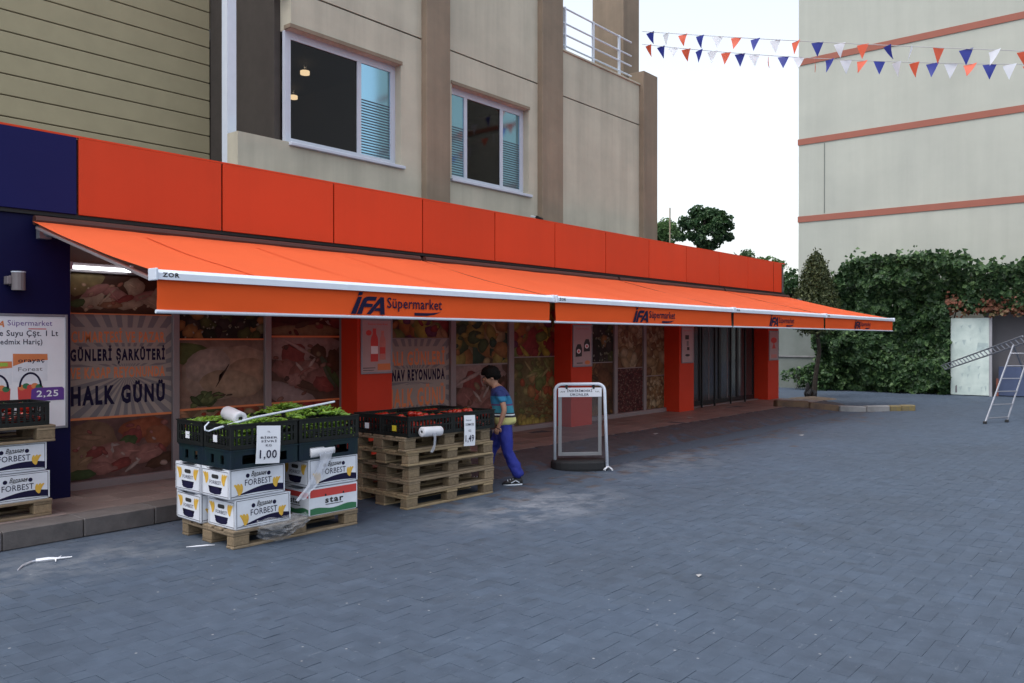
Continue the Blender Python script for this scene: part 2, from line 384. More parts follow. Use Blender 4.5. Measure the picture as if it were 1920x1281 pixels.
xs = [-150, -40, -10] + [-4 + .4 * i for i in range(80)] + [30, 60, 160]
ys = [-150, -40, -12] + [-5 + .4 * i for i in range(37)] + [12, 20, 60, 160]
mb = MB()
pts = [(x, y, ground_z(x, y) - .0022) for y in ys for x in xs]
nx = len(xs)
mb.add(pts, [(j * nx + i, j * nx + i + 1, (j + 1) * nx + i + 1, (j + 1) * nx + i) for j in range(len(ys) - 1) for i in range(nx - 1)])
mb.m = [0] * len(mb.f)
mb.mats = [M['ground'], M['joint']]
for k, f in enumerate(mb.f):
    cx = sum(mb.v[i][0] for i in f) / 4; cy = sum(mb.v[i][1] for i in f) / 4
    if -3 < cx < 27 and -4.5 < cy < 8.6: mb.m[k] = 1
ground = tag(mb.build('ground'), 'blue grey concrete block paving of the forecourt', kind='structure')

A = .1
def on_paving(x, y):
    return -2.2 < x < 26.9 and -3.8 < y < 8.42 and not (x < 5.66 and y > 6.98) and not (x < 20.22 and y > 6.97)
pav = []
for j in range(-38, 85):
    for i in range(-22, 270):
        k = (i - j) % 4
        if k == 0: c = ((i + 1) * A, (j + .5) * A, 0)
        elif k == 3: c = ((i + .5) * A, (j + 1) * A, 1)
        else: continue
        if on_paving(c[0], c[1]): pav.append(c)
ca, sa = math.cos(R(AX)), math.sin(R(AX))
def screen(x, y):
    zc = x * ca + y * sa; xc = x * sa - y * ca
    return (xc / zc * 1560 + 960, 636 + CAM_H / zc * 1560, zc) if zc > .5 else (-1, -1, 1e9)
seen = []
for c in pav:
    px, py, z = screen(c[0], c[1])
    if 10 < px < 1910 and py < 1275: seen.append((z, c))
seen.sort(); near = set(c for z, c in seen[:300])
g = .0008; chh = .0012
def paver_geo(cx, cy, vert, tilt=(0, 0), dz=0):
    hx, hy = (A, A / 2) if not vert else (A / 2, A)
    hx -= g; hy -= g
    def P(x, y, z): return (cx + x, cy + y, z + ground_z(cx + x, cy + y) + tilt[0] * x + tilt[1] * y + dz)
    return [P(-hx, -hy, -.012), P(hx, -hy, -.012), P(hx, hy, -.012), P(-hx, hy, -.012)], [P(-hx, -hy, -.0008), P(hx, -hy, -.0008), P(hx, hy, -.0008), P(-hx, hy, -.0008)], [P(-hx + chh, -hy + chh, 0), P(hx - chh, -hy + chh, 0), P(hx - chh, hy - chh, 0), P(-hx + chh, hy - chh, 0)]
PF = [(0, 1, 5, 4), (1, 2, 6, 5), (2, 3, 7, 6), (3, 0, 4, 7), (4, 5, 9, 8), (5, 6, 10, 9), (6, 7, 11, 10), (7, 4, 8, 11), (8, 9, 10, 11)]
fb = MB()
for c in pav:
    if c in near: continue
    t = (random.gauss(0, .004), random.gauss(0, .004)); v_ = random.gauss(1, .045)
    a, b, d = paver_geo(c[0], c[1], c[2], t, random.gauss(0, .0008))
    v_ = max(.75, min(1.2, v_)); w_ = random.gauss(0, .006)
    fb.add(a + b + d, PF, None, [(v_ + w_, v_, v_ - w_) if not (c[0] > 5.5 and c[0] < 20.6 and c[1] > 6.25 - .35 + random.gauss(0, .42)) else (v_ * 1.15, v_ * .78, v_ * .62)] * 12)  # orange light under the awning is put into the paver colours as red
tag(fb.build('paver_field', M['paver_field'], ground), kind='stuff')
pm = []
for vert in (0, 1):
    a, b, d = paver_geo(0, 0, vert); q = MB(); q.add(a + b + d, PF); pm.append(q.data('paver', M['paver']))
for c in sorted(near):
    o = obj('paver', pm[c[2]], ground); o.location = (c[0], c[1], random.gauss(0, .0008))
    o.rotation_euler = (random.gauss(0, .006), random.gauss(0, .006), 0)

# step in front of the west windows: kerb slabs with tiles on top
STEP_Y, STEP_X1, STEP_Z = 7.04, 5.60, .15
mb = MB(); mb.box(-3, STEP_X1, STEP_Y + .03, 8.5, -.1, STEP_Z - .012, M['kerb'])
step = tag(mb.build('step_platform'), 'low step of reddish stone tiles along the shop windows', kind='structure')
x = -3.0
while x < STEP_X1 - .05:
    w = min(.6, STEP_X1 - x); mb = MB()
    mb.box(0, w - .006, 0, .30, -.15, 0, M['step_stone'], ch=.007)
    o = mb.build('edge_slab', None, step); o.location = (x, STEP_Y, STEP_Z + random.uniform(-.002, .002)); x += w
tm = MB(); tm.box(0, .394, 0, .294, -.012, 0, M['tile'], ch=.002); tme = tm.data('tile')
for jj, y in enumerate((7.345, 7.645, 7.945, 8.245)):
    x = -3.0 + (.2 if jj % 2 else 0)
    while x < STEP_X1 - .38:
        o = obj('tile', tme, step); o.location = (x, y, STEP_Z + random.uniform(-.001, .001)); x += .4

mb = MB(); mb.box(STEP_X1 + .002, 20.2, STEP_Y - .06, 8.5, -.1, STEP_Z - .012, M['kerb']); mb.build('tile_bed', None, step)
for jj in range(5):
    x = STEP_X1 + .02 + (.2 if jj % 2 else 0)
    while x < 20.22 - .40:
        o = obj('tile', tme, step); o.location = (x, 6.985 + .3 * jj, STEP_Z + random.uniform(-.001, .001)); o.rotation_euler = (random.gauss(0, .002), random.gauss(0, .002), 0); x += .4

# ------------------------------------------------------------------ shop building
WY, PY, FY = 8.44, 8.10, 8.05
shop = thing('shop_building', 'single storey supermarket front of orange panels and picture covered windows', 'shop', (12, WY, 0))
def P_(mbx, name, m=None, parent=None, smooth=False): return mbx.build(name, m, parent or shop, world=True, smooth=smooth)
mb = MB()
mb.box(-3, 20.45, WY + .06, WY + .26, -.1, 2.80, M['frame_grey']); P_(mb, 'wall')
mb = MB(); mb.box(-3, 20.45, FY + .06, 16.0, 2.80, 3.40, M['roof_grey']); P_(mb, 'roof')
mb = MB(); mb.box(-3, 20.40, FY + .02, WY + .06, 2.74, 2.795, M['dark']); P_(mb, 'soffit')
mb = MB(); mb.box(20.25, 20.45, WY + .26, 16.0, -.1, 2.80, M['grey_wall']); P_(mb, 'side_wall')
# fascia panels, with open joints
jx = [-2.56, -1.08, .405, 1.89, 3.376, 4.858, 6.341, 7.824, 9.305, 10.786, 12.268, 13.750, 15.232, 16.714, 18.196, 19.678]
for i in range(len(jx) - 1):
    mb = MB(); mb.box(jx[i] + .010, jx[i + 1] - .010, FY, FY + .03, 2.775, 3.49, M['panel_blue'] if jx[i + 1] < 3.4 else M['panel'], ch=.004)
    P_(mb, 'fascia_panel')
mb = MB()                                                             # rounded end panel
prof = [(19.684, FY)] + [(20.1 + .42 * math.sin(R(a)), FY + .42 - .42 * math.cos(R(a))) for a in range(0, 91, 10)] + [(20.52, 9.4)]
n_ = len(prof)
mb.add([(x, y, 2.775) for x, y in prof] + [(x, y, 3.49) for x, y in prof], [(i, i + 1, n_ + i + 1, n_ + i) for i in range(n_ - 1)], M['panel'])
mb.add([(x - .03, y + .03, 3.49) for x, y in prof] + [(x, y, 3.49) for x, y in prof], [(i, n_ + i, n_ + i + 1, i + 1) for i in range(n_ - 1)], M['panel'])
P_(mb, 'fascia_panel', smooth=False)
mb = MB()
mb.box(jx[0], 20.3, FY + .034, FY + .058, 2.78, 3.48, M['dark'])
P_(mb, 'fascia_backing')
mb = MB(); mb.box(-2.5, 20.4, FY + .002, FY + .06, 3.492, 3.51, M['panel']); P_(mb, 'coping')

# window bays: (x0, x1, [(z0, z1, kind)...])
def FRM(x, z, y=WY, w=1): return ((x, y, z), (1, 0, 0), (0, 0, 1))      # faces the forecourt (-y)
def hsv(c, k): return tuple(min(1, max(0, a * k)) for a in c)
PAL = dict(
    ham=((.10, .045, .03), [(.52, .30, .22), (.62, .42, .28), (.42, .16, .11), (.58, .36, .30), (.66, .52, .36)]),
    meat=((.22, .12, .11), [(.44, .17, .15), (.52, .26, .23), (.38, .11, .10), (.62, .44, .39), (.48, .20, .18)]),
    darkmeat=((.12, .03, .025), [(.16, .035, .03), (.22, .05, .04), (.13, .03, .03), (.42, .30, .18)]),
    olives=((.035, .03, .025), [(.03, .035, .022), (.05, .03, .035), (.10, .12, .04), (.42, .22, .08), (.07, .055, .05), (.25, .26, .14)]),
    chicken=((.40, .28, .22), []),
    tomato=((.32, .20, .12), [(.52, .09, .05), (.46, .13, .07), (.60, .34, .20), (.12, .17, .06), (.55, .42, .25)]),
    pepper=((.28, .16, .13), [(.42, .06, .05), (.36, .08, .05), (.50, .12, .06), (.15, .18, .08)]),
    fruit=((.10, .05, .04), [(.50, .20, .06), (.52, .42, .08), (.38, .06, .06), (.22, .28, .08), (.22, .06, .14), (.50, .30, .16)]),
    veg=((.12, .09, .05), [(.10, .16, .07), (.46, .40, .12), (.52, .42, .22), (.06, .12, .08), (.50, .26, .10), (.40, .36, .10)]),
    fillet=((.16, .09, .07), [(.30, .14, .11), (.40, .22, .18), (.24, .10, .08), (.12, .06, .05), (.36, .26, .16)]),
    basket=((.24, .19, .09), [(.52, .14, .07), (.50, .24, .10), (.42, .36, .15), (.55, .34, .16), (.22, .26, .09)]),
    beans=((.14, .06, .06), [(.25, .07, .075), (.34, .12, .11), (.18, .05, .06), (.42, .24, .2)]),
    nuts=((.16, .10, .06), [(.44, .30, .16), (.52, .38, .22), (.36, .22, .11), (.28, .15, .08), (.58, .46, .3)]),
    brown=((.18, .10, .05), [(.30, .15, .06), (.22, .10, .05), (.36, .20, .09), (.12, .07, .04)]),
)
PK, RD, CRM, BRN, GRN, WHT = (.50, .24, .21), (.36, .09, .08), (.58, .44, .32), (.14, .07, .045), (.10, .15, .06), (.62, .50, .46)
COMP = dict(
    ham=[(BRN, .5, .2, .6, .2, 0), ((.30, .22, .10), .12, .75, .2, .3, .3), (CRM, .30, .38, .22, .24, .3), (PK, .42, .52, .16, .16, -.4), (CRM, .62, .70, .10, .24, -.1), (PK, .72, .45, .18, .14, .3), (CRM, .82, .32, .16, .16, -.3), (RD, .50, .33, .12, .10, .5), (CRM, .58, .24, .15, .11, .2), (PK, .25, .58, .14, .12, .4), (CRM, .88, .62, .10, .13, .6), ((.44, .22, .13), .38, .22, .12, .09, 0), (GRN, .08, .25, .07, .10, .2)],
    meat=[((.34, .20, .13), .18, .62, .26, .36, .2), ((.40, .26, .16), .10, .30, .16, .26, 0), ((.40, .12, .06), .70, .80, .24, .18, .1), (RD, .60, .66, .10, .14, .1), ((.42, .15, .08), .88, .62, .16, .20, -.2), (GRN, .55, .58, .10, .10, .2), (PK, .36, .34, .20, .24, .5), (WHT, .46, .42, .05, .18, .7), (PK, .56, .36, .17, .18, -.3), (WHT, .65, .30, .04, .15, -.5), (PK, .74, .34, .18, .16, .2), (RD, .47, .20, .13, .09, .3), (PK, .30, .18, .14, .10, -.2), (WHT, .27, .42, .05, .05, 0), (RD, .24, .44, .09, .09, .3), (GRN, .10, .10, .14, .08, 0), (BRN, .90, .20, .18, .10, .3), (WHT, .60, .16, .10, .03, .6)],
    fillet=[((.50, .36, .34), .4, .85, .6, .25, 0), ((.48, .36, .36), .2, .12, .45, .16, -.3), (RD, .32, .70, .18, .22, .6), (BRN, .68, .72, .12, .17, .2), ((.40, .18, .16), .24, .50, .22, .16, -.2), ((.36, .15, .13), .44, .42, .20, .20, .5), ((.42, .22, .19), .56, .48, .14, .16, -.4), ((.36, .17, .15), .66, .34, .20, .16, .3), (BRN, .48, .25, .30, .06, -.35), (RD, .76, .24, .16, .12, -.3), ((.13, .16, .11), .82, .46, .05, .30, .5), (GRN, .90, .40, .05, .26, .6), (WHT, .42, .52, .02, .13, .8), (WHT, .58, .58, .02, .12, -.7), (BRN, .92, .62, .10, .20, .3), ((.48, .26, .24), .34, .34, .12, .10, .2)],
    darkmeat=[(RD, .3, .7, .5, .4, 0), ((.10, .02, .02), .4, .45, .5, .2, .1), ((.12, .025, .02), .7, .75, .3, .3, .3), ((.34, .22, .12), .5, .10, .6, .12, 0), (WHT, .82, .52, .08, .30, .2), (RD, .93, .4, .10, .25, .3), (BRN, .45, .22, .10, .06, .3), (RD, .7, .2, .06, .06, 0)],
)
def blob(mbx, F, cx, cz, rx, rz, rot, colr, off, box, n=11, wob=.12, hi=1.35, lo=.6):
    c, q = math.cos(rot), math.sin(rot); pts = []; cols = []
    hx, hz = cx - rx * .25, cz + rz * .28
    def cl(x, z): return (min(box[1], max(box[0], x)), min(box[3], max(box[2], z)))
    pts.append(cl(hx, hz)); cols.append(hsv(colr, hi))
    for ringk, (s_, g_) in enumerate(((.6, 1.05), (1.0, lo))):
        for k in range(n):
            a = 2 * math.pi * k / n; w = s_ * (1 + (random.uniform(-wob, wob) if ringk else 0))
            x, z = rx * w * math.cos(a), rz * w * math.sin(a)
            pts.append(cl(cx + x * c - z * q, cz + x * q + z * c)); cols.append(hsv(colr, g_ * random.uniform(.9, 1.1)))
    Fc = [(0, 1 + k, 1 + (k + 1) % n) for k in range(n)] + [(1 + k, 1 + n + k, 1 + n + (k + 1) % n, 1 + (k + 1) % n) for k in range(n)]
    mbx.fr(F, pts, Fc, M['print'], off, cols)
def food(kind, x0, x1, z0, z1, y):
    """a flat photographic print on the glass"""
    mbx = MB(); base, pal = PAL[kind]; w, h = x1 - x0, z1 - z0
    F = ((x0, y, z0), (1, 0, 0), (0, 0, 1)); bx = (0, w, 0, h); off = [0.0]
    def nx_(): off[0] += .00004; return off[0]
    nq = 6
    pts = [(w * i / nq, h * j / nq) for j in range(nq + 1) for i in range(nq + 1)]
    mbx.fr(F, pts, [(j * (nq + 1) + i, j * (nq + 1) + i + 1, (j + 1) * (nq + 1) + i + 1, (j + 1) * (nq + 1) + i) for j in range(nq) for i in range(nq)], M['print'], 0, [hsv(base, random.uniform(.7, 1.3)) for _ in pts])
    def many(cnt, r0, r1, asp=(1, 1.6), area=(0, 1, 0, 1), pal_=None, **k):
        for _ in range(cnt):
            r = random.uniform(r0, r1) * h; a = random.uniform(*asp)
            blob(mbx, F, w * random.uniform(area[0], area[1]), h * random.uniform(area[2], area[3]), r * a, r, random.uniform(-.9, .9), random.choice(pal_ or pal), nx_(), bx, **k)
    if kind == 'chicken':
        for c in [((.16, .2, .07), .1, .8, .3, .16), ((.55, .42, .34), .45, .5, .42, .40), ((.60, .43, .33), .62, .55, .42, .34), ((.56, .38, .27), .78, .42, .3, .3), ((.60, .48, .42), .33, .62, .26, .25), ((.57, .42, .30), .6, .34, .36, .2)]:
            blob(mbx, F, w * c[1], h * c[2], w * c[3], h * c[4], random.uniform(-.3, .3), c[0], nx_(), bx, n=18, wob=.04, hi=1.1, lo=.8)
        for _ in range(14): blob(mbx, F, w * random.uniform(.15, .5), h * random.uniform(.04, .2), .08, .035, random.uniform(-1, 1), random.choice([(.13, .18, .07), (.2, .25, .1), (.09, .12, .05)]), nx_(), bx)
        blob(mbx, F, w * .5, h * .47, w * .16, h * .012, 1.0, (.10, .06, .05), nx_(), bx)
        for q in (.42, .5, .58): blob(mbx, F, w * q, h * .17, w * .04, h * .014, .1, (.12, .08, .06), nx_(), bx)
    elif kind == 'beans': many(700, .014, .022, (1.2, 1.9), n=7)
    elif kind in COMP:
        for c, x, z, rx, rz, rot in COMP[kind]:
            blob(mbx, F, w * x, h * z, w * rx, h * rz, rot, c, nx_(), bx, n=18, wob=.13, hi=1.15, lo=.75)
        many(16, .02, .05, (1, 2.2), (.05, .95, .05, .9))
        for c, x, z, rx, rz, rot in COMP[kind]:                           # fat edges and highlights on each piece
            if c[0] > .3 and random.random() < .6: blob(mbx, F, w * (x + random.uniform(-.3, .3) * rx), h * (z + random.uniform(-.3, .3) * rz), w * rx * .5, h * rz * .13, rot + random.uniform(-.5, .5), hsv(c, 1.25), nx_(), bx, n=10, wob=.3)
    elif kind == 'basket':
        many(60, .02, .06, (1, 2), (0, 1, 0, 1), [(.20, .22, .08), (.28, .26, .1), (.34, .27, .12)])
        for _ in range(34): blob(mbx, F, w * random.uniform(.25, .85), h * random.uniform(.30, .46), .05, .014, random.choice([.5, -.5]), (.30, .17, .07), nx_(), bx)
        for _ in range(40): blob(mbx, F, w * random.uniform(.18, .9), h * random.uniform(.06, .34), .07, .013, random.choice([.05, -.05, .2, -.2]), random.choice([(.28, .15, .06), (.22, .11, .05)]), nx_(), bx)
        many(40, .05, .10, (.9, 1.3), (.2, .88, .42, .75)); many(8, .02, .03, (4, 7), (.3, .8, .72, .9), [(.30, .34, .12), (.5, .42, .2)])
        many(12, .05, .08, (1, 1.3), (0, .7, 0, .1), [(.55, .45, .12), (.5, .36, .12)])
    elif kind == 'nuts': many(30, .08, .16); many(110, .035, .06, (1, 1.5), (.1, .95, .25, .95)); many(10, .06, .12, (1.5, 2.5), (0, 1, 0, .3))
    elif kind == 'olives': many(90, .07, .13, (1, 1.4)); many(70, .01, .022, (1, 2), (0, 1, 0, 1), [(.4, .42, .36), (.3, .3, .22)])
    else: many(26, .14, .30, (.9, 1.5), n=16); many(30, .05, .13, (.8, 1.9)); many(16, .02, .05, (1, 3))
    return mbx

def sunburst(mbx, F, w, h, c=(.5, .5), n=26, off=.0003):
    """grey rays on a pale sheet, clipped to the sheet"""
    cx, cy = w * c[0], h * c[1]
    def hit(a):
        dx, dy = math.cos(a), math.sin(a); t = 1e9
        if dx > 1e-9: t = min(t, (w - cx) / dx)
        if dx < -1e-9: t = min(t, -cx / dx)
        if dy > 1e-9: t = min(t, (h - cy) / dy)
        if dy < -1e-9: t = min(t, -cy / dy)
        return (cx + dx * t, cy + dy * t)
    cor = [(math.atan2(y - cy, x - cx), (x, y)) for x in (0, w) for y in (0, h)]
    for k in range(n):
        a0 = 2 * math.pi * k / n - math.pi; a1 = a0 + math.pi / n
        pts = [(cx, cy), hit(a0)] + [p for a, p in cor if a0 < a < a1] + [hit(a1)]
        mbx.fpoly(F, pts, M['grey_ink'], off)

GY = WY + .012                                                        # film on the glass, behind the frame face
bays = [
    (3.46, 4.50, [(1.875, 2.27, 'ham'), (.845, 1.865, 'HALK'), (.23, .825, 'meat')]),
    (4.575, 5.63, [(1.625, 2.27, 'olives'), (.865, 1.61, 'chicken'), (.23, .845, 'tomato')]),
    (5.715, 6.74, [(1.66, 2.27, 'darkmeat'), (.87, 1.64, 'fillet'), (.23, .85, 'pepper')]),
    (7.20, 8.745, [(1.635, 2.27, 'fruit'), (.60, 1.62, 'SALI'), (.23, .585, 'veg')]),
    (8.855, 10.065, [(1.245, 2.27, 'veg'), (.23, 1.225, 'fillet')]),
    (10.19, 11.42, [(1.335, 2.27, 'fruit'), (.23, 1.32, 'basket')]),
    (11.95, 13.12, [(1.20, 2.27, 'olives'), (.23, 1.185, 'brown')]),
    (13.23, 14.175, [(1.075, 2.27, 'nuts'), (.23, 1.06, 'beans')]),
    (14.275, 15.25, [(.895, 2.27, 'nuts'), (.23, .88, 'nuts')]),
]
NAMES = dict(ham='sliced sausage print', meat='raw meat cuts print', olives='mixed olives print', chicken='plucked chicken print', tomato='tomato print', darkmeat='dark cured meat print', fillet='meat fillet print', pepper='red pepper print', fruit='mixed fruit print', veg='vegetable print', basket='fruit basket print', brown='brown grain print', beans='small red beans print', nuts='nuts and kernels print')
CREAM = mat('cream_poster_sheet', (.30, .275, .255), .6, var=.10, scale=3, spec=.12)
def letter_block(F, rows, w, h, parent):
    for (t, z0, z1, x0, x1, m, bold) in rows:
        l_ = MB(); l_.text(F, t, w * x0, w * x1, h * z0, h * z1, m, .0015, bold); P_(l_, 'lettering', None, parent)
for (x0, x1, rows) in bays:
    for (z0, z1, k) in rows:
        w, h = x1 - x0, z1 - z0; F = ((x0, GY, z0), (1, 0, 0), (0, 0, 1))
        if k in ('HALK', 'SALI'):
            mb = MB(); mb.frect(F, 0, w, 0, h, CREAM); sunburst(mb, F, w, h, (.55, .42), 30); p = P_(mb, 'window_poster')
            p['label'] = 'sunburst sheet lettered for a weekend meat counter day' if k == 'HALK' else 'sunburst sheet lettered for a greengrocer counter day'
            mb = MB()
            if k == 'HALK':
                for a, b in ((.72, .875), (.515, .685), (.375, .49)): mb.frect(F, .0 * w, .94 * w, h * a, h * b, CREAM, .0008)
                P_(mb, 'text_band', None, p)
                letter_block(F, [('CUMARTESİ VE PAZAR', .725, .87, .02, .93, M['orange_ink'], .028), ('GÜNLERİ ŞARKÜTERİ', .515, .70, .01, .93, M['navy_ink'], .05),
                                 ('VE KASAP REYONUNDA', .375, .485, .01, .93, M['orange_ink'], .028), ('HALK GÜNÜ', .115, .345, .015, .93, M['navy_ink'], .05)], w, h, p)
            else:
                for a, b in ((.645, .90), (.42, .60), (.10, .38)): mb.frect(F, .0 * w, .955 * w, h * a, h * b, CREAM, .0008)
                P_(mb, 'text_band', None, p)
                letter_block(F, [('SALI GÜNLERİ', .64, .895, .20, .94, M['orange_ink'], .03), ('MANAV REYONUNDA', .43, .59, .17, .94, M['navy_ink'], .05),
                                 ('HALK GÜNÜ', .08, .385, .22, .94, M['orange_ink'], .03)], w, h, p)
        else:
            p = P_(food(k, x0, x1, z0, z1, GY), 'window_print'); p['label'] = NAMES[k]
    # glazing bars between prints
    for (z0, z1, k), (z2, z3, k2) in zip(rows[1:], rows[:-1]):
        mb = MB(); mb.box(x0, x1, GY - .006, GY + .02, z1 - .001, z2 + .001, M['orange_ink'] if x0 < 7 else M['frame_grey']); P_(mb, 'transom')
edges = sorted([(bays[i][1], bays[i + 1][0]) for i in range(len(bays) - 1)] + [(3.36, 3.46), (15.25, 15.32)])
for a, b in edges:
    mb = MB(); mb.box(a, b, WY - .03, WY + .06, .16, 2.31, M['frame_grey'], ch=.006); P_(mb, 'mullion')
for a, b in ((3.36, 6.74), (7.2, 11.42), (11.92, 15.3)):
    mb = MB(); mb.box(a, b, WY - .035, WY + .06, 2.272, 2.34, M['frame_grey'], ch=.006); P_(mb, 'head_rail')
    mb = MB(); mb.box(a, b, WY - .045, WY + .06, .05, .228, M['frame_grey'], ch=.006); P_(mb, 'plinth')
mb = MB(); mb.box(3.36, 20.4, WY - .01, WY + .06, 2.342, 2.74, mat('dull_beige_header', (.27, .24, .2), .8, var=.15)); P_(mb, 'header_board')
# pillars
pl = []
for a, b in ((6.742, 7.318), (11.303, 11.917), (15.033, 15.649), (19.464, 20.123)):
    mb = MB(); mb.box(a, b, PY, WY + .06, .0, 2.74, M['pillar'], ch=.004); pl.append(P_(mb, 'pillar'))
mb = MB(); mb.box(1.2, 3.33, PY, WY + .06, .0, 2.74, M['blue'], ch=.004); q = P_(mb, 'pillar'); q['label'] = 'wide navy blue pier'
mb = MB(); mb.box(-3, 1.18, PY + .1, WY + .06, .0, 2.74, M['blue']); q = P_(mb, 'pier_wall'); q['label'] = 'navy wall beyond the pier'
# sliding door
DX0, DX1, DYp = 15.66, 19.45, WY + .02
for i in range(4):
    a = DX0 + .02 + i * (DX1 - DX0 - .04) / 4; b = a + (DX1 - DX0 - .04) / 4
    mb = MB()
    for q0, q1, r0, r1 in ((a, a + .055, .17, 2.30), (b - .055, b, .17, 2.30), (a + .055, b - .055, .17, .27), (a + .055, b - .055, 2.22, 2.30)):
        mb.box(q0, q1, DYp - .025, DYp + .02, r0, r1, M['black_metal'])
    mb.box(a + .40, a + .425, DYp - .012, DYp + .012, .27, 2.22, M['frame_grey'])
    d = P_(mb, 'door_leaf')
    mb = MB(); mb.box(a + .055, b - .055, DYp - .006, DYp + .006, .27, 2.22, M['door_glass']); P_(mb, 'pane', None, d)
mb = MB(); mb.box(DX0, DX1, DYp - .05, DYp + .04, 2.302, 2.345, M['black_metal']); P_(mb, 'door_track')
for px in (1316, 1340, 1370, 1397):
    u = (px - 960) / 1560; X = 8.26 * (math.cos(R(AX)) + u * math.sin(R(AX))) / (math.sin(R(AX)) - u * math.cos(R(AX)))
    mb = MB(); mb.box(X - .017, X + .017, 8.24, 8.28, .12, 2.30, M['black_metal'], ch=.006); P_(mb, 'door_post')
mb = MB(); mb.box(DX0, DX1, WY - .10, WY + .05, .10, .168, M['frame_grey'], ch=.006); P_(mb, 'threshold')
# ------------------------------------------------------------------ apartment block above the shop
UY = 8.70
apt = thing('apartment_building', 'beige rendered block with brown pilasters rising behind the orange shop front', 'building', (10, UY, 0))
def U_(mbx, name, m=None, parent=None): return mbx.build(name, m, parent or apt, world=True)
def wallbox(x0, x1, z0, z1, m=M['beige'], y0=UY, y1=UY + .22, name='wall_panel', lab=None):
    mb = MB(); mb.box(x0, x1, y0, y1, z0, z1, m); o = U_(mb, name)
    if lab: o['label'] = lab
    return o
TOP = 9.6
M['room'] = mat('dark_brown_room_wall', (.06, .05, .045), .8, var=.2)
W1 = (6.19, 8.03, 4.06, 5.48); W2 = (9.06, 10.92, 4.04, 5.46)
for (a, b, w) in ((5.45, 8.43, W1), (8.92, 11.16, W2)):
    mb = MB()
    mb.box(a, b, UY, UY + .22, 3.41, w[2], M['beige']); mb.box(w[1], b, UY, UY + .22, w[2], w[3], M['beige'])
    if a > 6: mb.box(a, w[0], UY, UY + .22, w[2], w[3], M['beige'])
    mb.box(a if a > 6 else w[0], b, UY, UY + .22, w[3], 5.945, M['beige']); U_(mb, 'wall_panel')
    wallbox(a if a > 6 else w[0], b, 5.968, 8.7)
    mb = MB(); mb.box(a + .6, b, UY + .03, UY + .2, 5.945, 5.968, M['dark']); U_(mb, 'groove')
wallbox(11.75, 14.47, 3.41, 5.90); wallbox(11.75, 14.47, 5.922, 6.70)
mb = MB(); mb.box(11.75, 14.47, UY + .03, UY + .2, 5.90, 5.922, M['dark']); U_(mb, 'groove')
mb = MB(); mb.box(11.75, 14.47, UY - .03, UY + .25, 6.70, 6.735, M['beige'], ch=.006); U_(mb, 'parapet_coping')
for a, b, t in ((8.43, 8.92, TOP), (11.16, 11.75, TOP), (14.47, 15.01, 6.98)):
    mb = MB(); mb.box(a, b, UY - .11, UY + .25, 3.41, t, M['brown_plaster'], ch=.008); U_(mb, 'pilaster')
mb = MB(); mb.box(14.36, 14.96, 9.0, 9.75, 6.0, TOP, M['brown_plaster']); U_(mb, 'terrace_column')
wallbox(5.45, 11.75, 8.7, TOP, y0=UY)
# body behind the facade: rooms are hollow so that the open windows have depth
mb = MB()
mb.box(14.8, 15.0, UY + .25, 15, 3.41, 6.2, M['beige']); mb.box(5.5, 15.0, 14.8, 15, 3.41, TOP, M['beige']); mb.box(11.55, 11.75, UY + .22, 14.8, 3.41, TOP, M['beige'])
U_(mb, 'side_wall')
mb = MB(); mb.box(11.75, 14.8, UY + .22, 14.8, 5.95, 6.1, M['kerb']); U_(mb, 'terrace_slab')
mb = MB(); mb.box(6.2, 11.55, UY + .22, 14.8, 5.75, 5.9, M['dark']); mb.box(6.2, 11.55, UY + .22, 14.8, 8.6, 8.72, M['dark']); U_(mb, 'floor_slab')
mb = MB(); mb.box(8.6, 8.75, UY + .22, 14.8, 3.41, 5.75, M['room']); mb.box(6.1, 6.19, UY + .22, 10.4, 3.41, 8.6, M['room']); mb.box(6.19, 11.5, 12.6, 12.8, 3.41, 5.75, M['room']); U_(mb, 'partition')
# terrace railing
mb = MB()
for x in (12.05, 12.95, 13.85): mb.box(x - .02, x + .02, UY + .06, UY + .10, 6.73, 7.55, M['white_metal'])
for z in (6.86, 7.06, 7.26, 7.53): mb.tube([(11.75, UY + .08, z), (14.3, UY + .08, z)], .016, 6, M['white_metal'])
U_(mb, 'railing')
